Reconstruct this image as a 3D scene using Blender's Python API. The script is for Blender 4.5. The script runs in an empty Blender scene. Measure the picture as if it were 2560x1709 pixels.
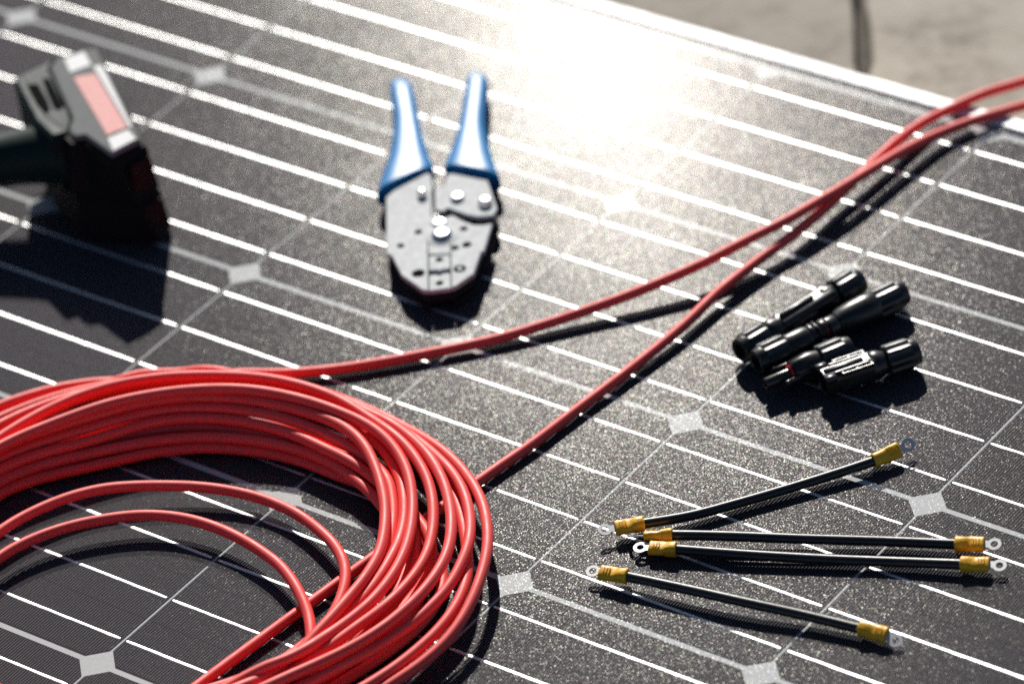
import bpy, bmesh, math, random
from mathutils import Vector, Matrix
random.seed(11)
R = math.radians
scene = bpy.context.scene
COL = scene.collection

# ------------------------------------------------------------------ camera
cam_data = bpy.data.cameras.new('camera')
cam_data.sensor_width = 36.0
cam_data.lens = 169.6
cam_data.clip_start = 0.05
cam_data.clip_end = 500.0
cam_data.dof.use_dof = True
cam_data.dof.focus_distance = 2.590
cam_data.dof.aperture_fstop = 4.6
cam_data.dof.aperture_blades = 0
cam = bpy.data.objects.new('camera', cam_data)
COL.objects.link(cam)
cam.matrix_world = Matrix((
    (0.80024126, -0.26772821, 0.53659624, 1.82106974),
    (0.58835104, 0.52361703, -0.61617227, -1.3586584),
    (-0.11600423, 0.80879343, 0.57653812, 1.58778226),
    (0, 0, 0, 1)))
scene.camera = cam

# ------------------------------------------------------------------ sky, sun, exposure
SUN_ELEV = R(31.8)
SUN_AZ = R(129.2)                       # measured from +X towards +Y
world = bpy.data.worlds.new('World')
scene.world = world
world.use_nodes = True
wn = world.node_tree
wn.nodes.clear()
sky = wn.nodes.new('ShaderNodeTexSky')
sky.sky_type = 'NISHITA'
sky.sun_disc = False
sky.sun_elevation = SUN_ELEV
sky.sun_rotation = R(90.0) - SUN_AZ
sky.altitude = 300.0
sky.air_density = 0.7
sky.dust_density = 0.5
sky.ozone_density = 1.0
bg = wn.nodes.new('ShaderNodeBackground')
bg.inputs['Strength'].default_value = 0.065
wo = wn.nodes.new('ShaderNodeOutputWorld')
wn.links.new(sky.outputs[0], bg.inputs[0])
wn.links.new(bg.outputs[0], wo.inputs[0])

sun_data = bpy.data.lights.new('sun', 'SUN')
sun_data.energy = 5.0
sun_data.angle = R(0.53)
sun_data.color = (1.0, 0.955, 0.885)
sun = bpy.data.objects.new('sun', sun_data)
COL.objects.link(sun)
sdir = Vector((math.cos(SUN_ELEV) * math.cos(SUN_AZ), math.cos(SUN_ELEV) * math.sin(SUN_AZ), math.sin(SUN_ELEV)))
sun.rotation_euler = sdir.to_track_quat('Z', 'Y').to_euler()
sun.location = sdir * 20

vs = scene.view_settings
vs.view_transform = 'Standard'
vs.look = 'None'
vs.exposure = 0.0
vs.gamma = 1.0
vs.use_curve_mapping = False
scene.cycles.max_bounces = 8
scene.cycles.transparent_max_bounces = 12
scene.cycles.sample_clamp_indirect = 4.0
scene.cycles.use_denoising = False
scene.cycles.denoiser = 'OPENIMAGEDENOISE'
scene.cycles.denoising_input_passes = 'RGB_ALBEDO_NORMAL'
scene.cycles.denoising_prefilter = 'ACCURATE'
scene.cycles.caustics_reflective = False
scene.cycles.caustics_refractive = False

# ------------------------------------------------------------------ materials
class NT:
    def __init__(self, name):
        self.m = bpy.data.materials.new(name)
        self.m.use_nodes = True
        self.t = self.m.node_tree
        self.t.nodes.clear()
        self.out = self.n('ShaderNodeOutputMaterial')
    def n(self, kind, **kw):
        nd = self.t.nodes.new(kind)
        for k, v in kw.items():
            setattr(nd, k, v)
        return nd
    def put(self, node, key, val):
        s = node.inputs[key]
        if isinstance(val, bpy.types.NodeSocket):
            self.t.links.new(val, s)
        else:
            s.default_value = val
        return node
    def math(self, op, a, b=None, clamp=False):
        nd = self.n('ShaderNodeMath', operation=op, use_clamp=clamp)
        self.put(nd, 0, a)
        if b is not None:
            self.put(nd, 1, b)
        return nd.outputs[0]
    def noise(self, scale, detail=3.0, rough=0.55, vec=None):
        nd = self.n('ShaderNodeTexNoise')
        nd.inputs['Scale'].default_value = scale
        nd.inputs['Detail'].default_value = detail
        nd.inputs['Roughness'].default_value = rough
        self.t.links.new(vec if vec is not None else self.coord(), nd.inputs['Vector'])
        return nd
    def coord(self, which='Object'):
        if not hasattr(self, '_tc'):
            self._tc = self.n('ShaderNodeTexCoord')
        return self._tc.outputs[which]
    def ramp(self, fac, stops):
        nd = self.n('ShaderNodeValToRGB')
        el = nd.color_ramp.elements
        while len(el) < len(stops):
            el.new(0.5)
        for e, (p, c) in zip(el, stops):
            e.position = p
            e.color = (*c, 1.0)
        self.t.links.new(fac, nd.inputs['Fac'])
        return nd.outputs['Color']
    def bump(self, height, strength, dist):
        nd = self.n('ShaderNodeBump')
        nd.inputs['Strength'].default_value = strength
        nd.inputs['Distance'].default_value = dist
        self.t.links.new(height, nd.inputs['Height'])
        return nd.outputs['Normal']
    def bsdf(self, **kw):
        p = self.n('ShaderNodeBsdfPrincipled')
        for k, v in kw.items():
            self.put(p, k.replace('_', ' '), v)
        return p
    def finish(self, sh):
        self.t.links.new(sh, self.out.inputs['Surface'])
        return self.m

def simple(name, col, rough, metal=0.0, var=0.12, vscale=180.0, bump=0.0, bscale=900.0, bdist=0.0002, spec=0.5, rvar=0.12):
    """plain surface with slight uneven tone, uneven gloss and fine relief"""
    t = NT(name)
    nz = t.noise(vscale, 4.0)
    lo = tuple(c * (1 - var) for c in col)
    hi = tuple(min(1.0, c * (1 + var)) for c in col)
    c = t.ramp(nz.outputs[0], [(0.3, lo), (0.7, hi)])
    rn = t.noise(vscale * 2.3, 3.0)
    ro = t.math('ADD', t.math('MULTIPLY', t.math('SUBTRACT', rn.outputs[0], 0.5), rvar * 2), rough, True)
    p = t.bsdf(Base_Color=c, Roughness=ro, Metallic=metal)
    p.inputs['Specular IOR Level'].default_value = spec
    if bump:
        bn = t.noise(bscale, 3.0)
        t.t.links.new(t.bump(bn.outputs[0], bump, bdist), p.inputs['Normal'])
    return t.finish(p.outputs[0])

M = {}
M['red'] = red_jacket = simple('red_jacket', (0.93, 0.082, 0.068), 0.52, var=0.06, vscale=60, bump=0.12, bscale=1500, bdist=0.00006, spec=0.5)
for nd in red_jacket.node_tree.nodes:
    if nd.type == 'BSDF_PRINCIPLED':
        nd.inputs['Subsurface Weight'].default_value = 0.2
        nd.inputs['Subsurface Radius'].default_value = (1.0, 0.25, 0.2)
        nd.inputs['Subsurface Scale'].default_value = 0.0015
M['black_jacket'] = simple('black_jacket', (0.013, 0.013, 0.014), 0.36, var=0.3, bump=0.3, bscale=1800, bdist=0.00008, spec=0.5)
M['yellow'] = simple('yellow_vinyl', (0.92, 0.47, 0.012), 0.40, var=0.10, vscale=300, bump=0.5, bscale=420, bdist=0.0005, spec=0.5)
M['tin'] = simple('tinned_metal', (0.62, 0.62, 0.61), 0.52, metal=0.7, var=0.08, vscale=500)
M['plastic'] = simple('black_plastic', (0.012, 0.0125, 0.013), 0.33, var=0.25, bump=0.3, bscale=1600, bdist=0.00006, spec=0.55)
M['seal'] = simple('red_rubber', (0.50, 0.02, 0.02), 0.5)
M['pinblack'] = simple('pin_tube_plastic', (0.020, 0.020, 0.014), 0.22)
M['blue'] = simple('blue_plastic', (0.004, 0.225, 0.55), 0.44, var=0.08, spec=0.5)
M['bluedark'] = simple('dark_blue_plastic', (0.010, 0.035, 0.14), 0.5)
M['plate'] = simple('satin_steel', (0.57, 0.585, 0.585), 0.74, metal=0.1, var=0.05, vscale=90, bump=0.15, bscale=2600, bdist=0.00005)
M['steel'] = simple('polished_steel', (0.78, 0.78, 0.78), 0.22, metal=1.0, var=0.05)
M['void'] = simple('recess_shade_black', (0.006, 0.006, 0.006), 0.95, spec=0.05)  # flat black that paints the shade inside holes, slots and seams
M['blacksteel_shade'] = simple('black_steel_and_shade', (0.010, 0.010, 0.011), 0.75, spec=0.25)  # black steel; on the pliers' lower plates it paints in their shade
M['alu'] = simple('anodised_aluminium', (0.80, 0.81, 0.82), 0.66, metal=0.4, var=0.04, vscale=40)
M['green'] = simple('dark_green_plastic', (0.004, 0.020, 0.018), 0.55, spec=0.2)
M['greyplastic'] = simple('grey_plastic', (0.20, 0.205, 0.20), 0.8, var=0.06, spec=0.2)
M['white'] = simple('white_label', (0.86, 0.86, 0.84), 0.7, var=0.03)
M['pink'] = simple('red_label_with_sheen', (0.80, 0.36, 0.33), 0.65, var=0.04, spec=0.35)  # red label with its pale sheen mixed into the base colour
M['darkred'] = simple('dark_red_label', (0.022, 0.002, 0.003), 0.6, spec=0.2)
M['tooldark'] = simple('tool_black_rubber', (0.0045, 0.0045, 0.005), 0.65, spec=0.15)

# backsheet: white polymer
t = NT('white_backsheet')
nz = t.noise(900, 4.0)
c = t.ramp(nz.outputs[0], [(0.3, (0.52, 0.54, 0.54)), (0.7, (0.62, 0.64, 0.635))])
p = t.bsdf(Base_Color=c, Roughness=0.7)
p.inputs['Specular IOR Level'].default_value = 0.15
M['backsheet'] = t.finish(p.outputs[0])

# silicon: near-black with fine silver fingers across the busbars and dashed breaks halfway between them
t = NT('silicon_cell')
co = t.coord()
sep = t.n('ShaderNodeSeparateXYZ')
t.t.links.new(co, sep.inputs[0])
FP = 0.00172
fx = t.math('FRACT', t.math('ADD', t.math('DIVIDE', sep.outputs[0], FP), 100.5))
fd = t.math('ABSOLUTE', t.math('SUBTRACT', fx, 0.5))
finger = t.math('LESS_THAN', fd, 0.05)
fy = t.math('FRACT', t.math('ADD', t.math('DIVIDE', sep.outputs[1], 0.039), 100.5))
brk = t.math('LESS_THAN', t.math('ABSOLUTE', t.math('SUBTRACT', fy, 0.5)), 0.006)
finger = t.math('MULTIPLY', finger, t.math('SUBTRACT', 1.0, brk))
oi = t.n('ShaderNodeObjectInfo')
nz = t.noise(14, 3.0)
tint = t.math('ADD', t.math('MULTIPLY', oi.outputs['Random'], 0.35), t.math('MULTIPLY', nz.outputs[0], 0.65))
si = t.ramp(tint, [(0.25, (0.0095, 0.0080, 0.0088)), (0.75, (0.0105, 0.0098, 0.0165))])
cell = t.bsdf(Base_Color=si, Roughness=0.7)
cell.inputs['Specular IOR Level'].default_value = 0.0
fing = t.bsdf(Base_Color=(0.30, 0.30, 0.30, 1), Roughness=0.8)
fing.inputs['Specular IOR Level'].default_value = 0.1
mx = t.n('ShaderNodeMixShader')
t.t.links.new(finger, mx.inputs[0])
t.t.links.new(cell.outputs[0], mx.inputs[1])
t.t.links.new(fing.outputs[0], mx.inputs[2])
M['cell'] = t.finish(mx.outputs[0])

# tinned copper ribbon, unevenly soldered
t = NT('tinned_ribbon')
nz = t.noise(160, 3.0)
ro = t.math('ADD', t.math('MULTIPLY', nz.outputs[0], 0.22), 0.40)
bn = t.noise(260, 4.0)
p = t.bsdf(Base_Color=(0.86, 0.87, 0.87, 1), Roughness=ro, Metallic=0.9)
t.t.links.new(t.bump(bn.outputs[0], 0.8, 0.0005), p.inputs['Normal'])
M['ribbon'] = t.finish(p.outputs[0])

# textured solar glass: thousands of sub-millimetre facets, each tilted its own way
def glass_material():
    t = NT('textured_glass')
    co = t.coord()
    def facets(scale, spread, seed):
        mp = t.n('ShaderNodeMapping')
        mp.inputs['Location'].default_value = (seed, seed * 1.7, 0)
        t.t.links.new(co, mp.inputs['Vector'])
        v = t.n('ShaderNodeTexVoronoi')
        v.feature = 'F1'
        v.inputs['Scale'].default_value = scale
        v.inputs['Randomness'].default_value = 1.0
        t.t.links.new(mp.outputs[0], v.inputs['Vector'])
        s = t.n('ShaderNodeSeparateColor')
        t.t.links.new(v.outputs['Color'], s.inputs[0])
        # polar tilt: squared radius favours gentle tilts, a few steep ones
        ang = t.math('MULTIPLY', s.outputs[0], 6.2832)
        rad = t.math('MULTIPLY', t.math('POWER', s.outputs[1], 1.0), spread)
        return t.math('MULTIPLY', t.math('COSINE', ang), rad), t.math('MULTIPLY', t.math('SINE', ang), rad), v
    ax, ay, va = facets(GLASS['grain'], GLASS['spread'], 0.0)
    bx, by, vb = facets(GLASS['grain'] * 0.45, GLASS['spread'] * 0.35, 3.1)
    nx = t.math('ADD', ax, bx)
    ny = t.math('ADD', ay, by)
    cb = t.n('ShaderNodeCombineXYZ')
    t.put(cb, 0, nx); t.put(cb, 1, ny); t.put(cb, 2, 1.0)
    nm = t.n('ShaderNodeVectorMath', operation='NORMALIZE')
    t.t.links.new(cb.outputs[0], nm.inputs[0])
    gl = t.n('ShaderNodeBsdfGlossy')
    gl.distribution = 'GGX'
    gl.inputs['Roughness'].default_value = GLASS['rough']
    # each facet splits the light a little its own way
    tc = t.n('ShaderNodeMix', data_type='RGBA')
    tc.inputs['Factor'].default_value = 0.26
    tc.inputs[6].default_value = (1.0, 0.965, 0.91, 1)
    t.t.links.new(vb.outputs['Color'], tc.inputs[7])
    t.t.links.new(tc.outputs[2], gl.inputs['Color'])
    t.t.links.new(nm.outputs[0], gl.inputs['Normal'])
    def lobe(rough):
        g = t.n('ShaderNodeBsdfGlossy')
        g.distribution = 'GGX'
        g.inputs['Roughness'].default_value = rough
        return g
    wide = lobe(GLASS['wide_rough'])
    wide.inputs['Color'].default_value = (0.98, 0.90, 1.0, 1)     # faint coating tint
    core = lobe(GLASS['core_rough'])
    # smears and wiped dust make the haze uneven
    sm = t.noise(9, 5.0, 0.6)
    wf = t.math('MULTIPLY', t.math('ADD', t.math('MULTIPLY', sm.outputs[0], 1.5), 0.25), GLASS['spark'])
    m1 = t.n('ShaderNodeMixShader')
    m1.inputs[0].default_value = GLASS['core']
    t.t.links.new(wide.outputs[0], m1.inputs[1])
    t.t.links.new(core.outputs[0], m1.inputs[2])
    mxw = t.n('ShaderNodeMixShader')
    t.t.links.new(wf, mxw.inputs[0])
    t.t.links.new(m1.outputs[0], mxw.inputs[1])
    t.t.links.new(gl.outputs[0], mxw.inputs[2])
    # Schlick reflectance, the same from above and from below
    lw = t.n('ShaderNodeLayerWeight')
    lw.inputs['Blend'].default_value = 0.5
    f0 = GLASS['f0']
    fres = t.math('ADD', t.math('MULTIPLY', t.math('POWER', lw.outputs['Facing'], 5.0), 1.0 - f0), f0)
    tr = t.n('ShaderNodeBsdfTransparent')
    tr.inputs['Color'].default_value = (0.96, 0.965, 0.96, 1)
    mx = t.n('ShaderNodeMixShader')
    t.t.links.new(fres, mx.inputs[0])
    t.t.links.new(tr.outputs[0], mx.inputs[1])
    t.t.links.new(mxw.outputs[0], mx.inputs[2])
    return t.finish(mx.outputs[0])
GLASS = dict(grain=2400.0, spread=0.066, rough=0.150, spark=0.061, core=0.017, core_rough=0.175, wide_rough=0.82, f0=0.030)
M['glass'] = glass_material()
t = NT('clear_glass_body')
tr = t.n('ShaderNodeBsdfTransparent')
M['glass_clear'] = t.finish(tr.outputs[0])

# worn stone paving
t = NT('worn_stone')
n1 = t.noise(9, 6.0, 0.6)
n2 = t.noise(40, 5.0, 0.6)
mixn = t.math('ADD', t.math('MULTIPLY', n1.outputs[0], 0.6), t.math('MULTIPLY', n2.outputs[0], 0.4))
c = t.ramp(mixn, [(0.36, (0.24, 0.20, 0.16)), (0.5, (0.46, 0.41, 0.335)), (0.68, (0.53, 0.485, 0.41))])
p = t.bsdf(Base_Color=c, Roughness=0.85)
t.t.links.new(t.bump(mixn, 0.6, 0.004), p.inputs['Normal'])
M['stone'] = t.finish(p.outputs[0])
M['earth'] = simple('joint_soil', (0.11, 0.095, 0.08), 0.95, var=0.3, vscale=60)

# ------------------------------------------------------------------ mesh helpers (millimetres in, metres out; z=0 is the cell plane, glass top at GT)
MM = 0.001
GT = 1.4
def tag(o, label=None, cat=None, group=None, kind=None):
    if label: o['label'] = label
    if cat: o['category'] = cat
    if group: o['group'] = group
    if kind: o['kind'] = kind
    return o
def thing(name, loc_mm, label, cat, group=None):
    o = bpy.data.objects.new(name, None)
    o.empty_display_size = 0.01
    COL.objects.link(o)
    o.location = Vector(loc_mm) * MM
    return tag(o, label, cat, group)
def origin_of(o):
    v = Vector((0, 0, 0))
    while o is not None:
        v = v + Vector(o.location)
        o = o.parent
    return v
class MB:
    def __init__(self):
        self.v = []; self.f = []; self.mi = []
    def add(self, verts, faces, mi=0):
        b = len(self.v)
        self.v += [tuple(p) for p in verts]
        self.f += [tuple(b + i for i in f) for f in faces]
        self.mi += [mi] * len(faces)
        return self
    def box(self, c, s, X=(1, 0, 0), Y=(0, 1, 0), Z=(0, 0, 1)):
        c, X, Y, Z = Vector(c), Vector(X), Vector(Y), Vector(Z)
        vs_ = [c + X * (sx * s[0] / 2) + Y * (sy * s[1] / 2) + Z * (sz * s[2] / 2) for sx in (-1, 1) for sy in (-1, 1) for sz in (-1, 1)]
        return self.add(vs_, [(0, 1, 3, 2), (4, 6, 7, 5), (0, 4, 5, 1), (2, 3, 7, 6), (0, 2, 6, 4), (1, 5, 7, 3)])
    def rings(self, rings, closed=True, cap0=True, cap1=True):
        n = len(rings[0]); vs_ = [p for r in rings for p in r]; fs = []
        for i in range(len(rings) - 1):
            for j in range(n):
                k = (j + 1) % n
                fs.append((i * n + j, i * n + k, (i + 1) * n + k, (i + 1) * n + j))
        if cap0: fs.append(tuple(range(n))[::-1])
        if cap1: fs.append(tuple((len(rings) - 1) * n + j for j in range(n)))
        return self.add(vs_, fs)
    def prism(self, poly, z0, z1, bev=0.6, frame=None):
        """polygon (counter-clockwise or not) raised from z0 to z1 with softened top and bottom edges"""
        if sum(poly[i][0] * poly[(i + 1) % len(poly)][1] - poly[(i + 1) % len(poly)][0] * poly[i][1] for i in range(len(poly))) < 0:
            poly = poly[::-1]
        ins = inset(poly, bev) if bev else poly
        if bev:
            lv = [(ins, z0), (poly, z0 + bev), (poly, z1 - bev), (ins, z1)]
        else:
            lv = [(poly, z0), (poly, z1)]
        rg = [[(frame(x, y, z) if frame else (x, y, z)) for x, y in pl] for pl, z in lv]
        return self.rings(rg)
    def build(self, name, mat, parent=None, smooth=True, angle=40.0):
        me = bpy.data.meshes.new(name)
        off = origin_of(parent)
        me.from_pydata([Vector(p) * MM - off for p in self.v], [], self.f)
        for m_ in (mat if isinstance(mat, (list, tuple)) else [mat]):
            me.materials.append(m_)
        me.polygons.foreach_set('material_index', self.mi)
        bm = bmesh.new(); bm.from_mesh(me)
        bmesh.ops.recalc_face_normals(bm, faces=bm.faces)
        bm.to_mesh(me); bm.free()
        if smooth:
            me.shade_smooth()
            me.set_sharp_from_angle(angle=R(angle))
        o = bpy.data.objects.new(name, me)
        COL.objects.link(o)
        o.parent = parent
        return o
def inset(poly, d):
    n = len(poly); out = []
    for i in range(n):
        p0, p1, p2 = Vector(poly[i - 1]), Vector(poly[i]), Vector(poly[(i + 1) % n])
        e1 = (p1 - p0).normalized(); e2 = (p2 - p1).normalized()
        n1 = Vector((-e1.y, e1.x)); n2 = Vector((-e2.y, e2.x))
        k = max(0.35, 1 + n1.dot(n2))
        q = p1 + (n1 + n2) * (d / k)
        out.append((q.x, q.y))
    return out
def catmull(pts, sub):
    P = [Vector(p) for p in pts]; out = []
    for i in range(len(P) - 1):
        p0 = P[i - 1] if i else P[0] * 2 - P[1]
        p1, p2 = P[i], P[i + 1]
        p3 = P[i + 2] if i + 2 < len(P) else P[-1] * 2 - P[-2]
        for k in range(sub):
            u = k / sub
            out.append(0.5 * ((2 * p1) + (p2 - p0) * u + (2 * p0 - 5 * p1 + 4 * p2 - p3) * u * u + (3 * p1 - p0 - 3 * p2 + p3) * u ** 3))
    out.append(P[-1])
    return out
def tube(mb, path, rad, seg=14, cap=True, tangents=None):
    path = [Vector(p) for p in path]; rings = []
    N = None
    for i, p in enumerate(path):
        tg = (path[min(i + 1, len(path) - 1)] - path[max(i - 1, 0)]).normalized()
        if N is None:
            N = Vector((0, 0, 1)) - tg * tg.z
            N.normalize()
        else:
            N = (N - tg * N.dot(tg)).normalized()
        Bv = tg.cross(N)
        r = rad(i / (len(path) - 1)) if callable(rad) else rad
        rings.append([p + N * (r * math.cos(a)) + Bv * (r * math.sin(a)) for a in [2 * math.pi * k / seg for k in range(seg)]])
    return mb.rings(rings, cap0=cap, cap1=cap)
class Axis:
    """local frame of a rod lying on the panel: s along it, y sideways, z up"""
    def __init__(self, A, B):
        self.o = Vector(A); d = Vector(B) - self.o
        self.len = d.length; self.X = d.normalized()
        self.Y = Vector((0, 0, 1)).cross(self.X).normalized(); self.Z = self.X.cross(self.Y)
    def at(self, s, y=0.0, z=0.0):
        return self.o + self.X * s + self.Y * y + self.Z * z
def lathe(mb, ax, prof, seg=32, shape=None, cap0=True, cap1=True):
    """prof: (s, r); shape(s, angle) -> factor"""
    rg = []
    for s, r in prof:
        ring = []
        for k in range(seg):
            a = 2 * math.pi * k / seg
            q = r * (shape(s, a) if shape else 1.0)
            ring.append(ax.at(s, q * math.cos(a), q * math.sin(a)))
        rg.append(ring)
    return mb.rings(rg, cap0=cap0, cap1=cap1)
def rbox(mb, ax, s0, s1, y0, y1, z0, z1, b=0.5):
    """soft-edged block in an Axis frame"""
    poly = [(y0, z0), (y1, z0), (y1, z1), (y0, z1)]
    def ring(p, s):
        return [ax.at(s, *q) for q in p]
    pb = [(y0 + b, z0), (y1 - b, z0), (y1, z0 + b), (y1, z1 - b), (y1 - b, z1), (y0 + b, z1), (y0, z1 - b), (y0, z0 + b)]
    ins = inset(pb, b * 0.7)
    return mb.rings([ring(ins, s0), ring(pb, s0 + b), ring(pb, s1 - b), ring(ins, s1)])

# ------------------------------------------------------------------ the ground beyond the panel
GZ = -38.7
ground = MB()
ground.add([(-9000, -9000, GZ - 12), (9000, -9000, GZ - 12), (9000, 9000, GZ - 12), (-9000, 9000, GZ - 12)], [(0, 1, 2, 3)])
ground = tag(ground.build('ground', M['earth'], smooth=False), kind='structure')
def wavy(a, b, n, amp, seed):
    rnd = random.Random(seed); a, b = Vector(a), Vector(b); d = (b - a); nrm = Vector((-d.y, d.x)).normalized()
    out = []
    w = 0.0
    for i in range(n):
        w = 0.6 * w + rnd.uniform(-amp, amp)
        out.append(a + d * (i / n) + nrm * (w if i else 0))
    return [(p.x, p.y) for p in out]
def stone(corners, seed):
    poly = []
    for i in range(4):
        poly += wavy(corners[i], corners[(i + 1) % 4], 14, 5.0, seed * 7 + i)
    mb = MB()
    mb.prism(poly, GZ - 11.5, GZ, bev=2.5)
    return mb.build('paving_stone', M['stone'], ground, angle=60)
stone([(-1500, 320), (436, 560), (236, 850), (-1500, 1500)], 1)
stone([(444, 560), (2600, 300), (2600, 1500), (244, 850)], 2)
stone([(-1500, -1500), (900, -1500), (438, 545), (-1500, 300)], 3)
stone([(915, -1500), (2600, -1500), (2600, 285), (452, 545)], 4)
stone([(-1500, 1515), (236, 865), (2600, 1515), (600, 3600)], 5)

# ------------------------------------------------------------------ the solar panel
PU, PV = 158.5, 160.88           # cell pitch along and across the strings
U0, U1, V0, V1 = -3, 7, -2, 4    # ten by six cells
CELL = 156.4
panel = thing('solar_panel', (PU * (U0 + U1) / 2, PV * (V0 + V1) / 2, GZ), 'large dark solar panel with silver frame that all the tools and cables lie on', 'solar panel')
x0, x1 = PU * U0 - 10, PU * U1 + 10
y0, y1 = PV * V0 - 7, PV * V1 + 8.2 - 2.0
bs = MB(); bs.box(((x0 + x1) / 2, (y0 + y1) / 2, -0.75), (x1 - x0 + 8, y1 - y0 + 8, 0.5))
bs.build('backsheet', M['backsheet'], panel, smooth=False)
gl = MB()
gx0, gx1, gy0, gy1 = x0 - 5, x1 + 5, y0 - 5, y1 + 5
gl.add([(gx0, gy0, GT), (gx1, gy0, GT), (gx1, gy1, GT), (gx0, gy1, GT)], [(0, 1, 2, 3)], 0)
gl.add([(gx0, gy0, 0.5), (gx1, gy0, 0.5), (gx1, gy1, 0.5), (gx0, gy1, 0.5), (gx0, gy0, GT), (gx1, gy0, GT), (gx1, gy1, GT), (gx0, gy1, GT)],
       [(3, 2, 1, 0), (0, 1, 5, 4), (1, 2, 6, 5), (2, 3, 7, 6), (3, 0, 4, 7)], 1)
gl.build('glass', [M['glass'], M['glass_clear']], panel, smooth=False)
# frame rails: a lip over the glass, an outer wall, a foot
LIP = 1.2
def rail(a, b, inward):
    a, b, inward = Vector((*a, 0)), Vector((*b, 0)), Vector((*inward, 0))
    prof = [(0, GT + 0.05), (0, GT + LIP - 0.35), (0.35, GT + LIP), (9.9, GT + LIP), (10.5, GT + LIP - 0.6), (10.5, GZ), (-19.5, GZ), (-19.5, GZ + 1.6), (8.5, GZ + 1.6), (8.5, GT + 0.05)]
    mb = MB()
    mb.rings([[e - inward * d + Vector((0, 0, z)) for d, z in prof] for e in (a, b)])
    return mb.build('frame_rail', M['alu'], panel, smooth=False)
rail((x0 - 10.5, y1), (x1 + 10.5, y1), (0, -1))
rail((x0 - 10.5, y0), (x1 + 10.5, y0), (0, 1))
rail((x0, y0 + 0.2), (x0, y1 - 0.2), (1, 0))
rail((x1, y0 + 0.2), (x1, y1 - 0.2), (-1, 0))
# one cell mesh and one ribbon mesh, shared
h, ch = CELL / 2, 9.6
cm = bpy.data.meshes.new('solar_cell')
outl = [(-h + ch, -h), (h - ch, -h), (h, -h + ch), (h, h - ch), (h - ch, h), (-h + ch, h), (-h, h - ch), (-h, -h + ch)]
cvs = [(x * MM, y * MM, 0.0) for x, y in outl] + [(x * MM, y * MM, -0.2 * MM) for x, y in outl]
cm.from_pydata(cvs, [], [tuple(range(8)), tuple(range(15, 7, -1))] + [(i, i + 8, (i + 1) % 8 + 8, (i + 1) % 8) for i in range(8)])
cm.materials.append(M['cell'])
def ribbon_mesh(seed):
    rnd = random.Random(seed)
    bmz = bpy.data.meshes.new('busbar')
    prof = [(-0.98, 0.0), (-0.80, 0.14), (-0.35, 0.22), (0.35, 0.22), (0.80, 0.14), (0.98, 0.0)]
    rv, rf = [], []
    L = CELL / 2 - 1.3
    ns = 40
    for i in range(ns + 1):
        x = -L + 2 * L * i / ns
        wob = rnd.uniform(-0.06, 0.06); wid = 1 + rnd.uniform(-0.05, 0.05); hz = rnd.uniform(-0.07, 0.07)
        if i in (0, ns): wid *= 0.75
        for y, z in prof:
            rv.append((x * MM, (y * wid + wob) * MM, (z + (hz if z > 0 else 0)) * MM))
    for i in range(ns):
        for j in range(5):
            rf.append((i * 6 + j, (i + 1) * 6 + j, (i + 1) * 6 + j + 1, i * 6 + j + 1))
    bmz.from_pydata(rv, [], rf)
    bmz.materials.append(M['ribbon'])
    bmz.shade_smooth()
    return bmz
RIB = [ribbon_mesh(s) for s in range(4)]
poff = origin_of(panel)
for iu in range(U0, U1):
    for iv in range(V0, V1):
        o = bpy.data.objects.new('solar_cell', cm)
        COL.objects.link(o); o.parent = panel
        o.location = Vector((PU * (iu + 0.5), PV * (iv + 0.5), 0)) * MM - poff
        for b in range(4):
            r_ = bpy.data.objects.new('busbar', RIB[(iu * 3 + iv * 5 + b) % 4])
            COL.objects.link(r_); r_.parent = o
            r_.location = (0, (b - 1.5) * 39.1 * MM, 0.01 * MM)

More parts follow.
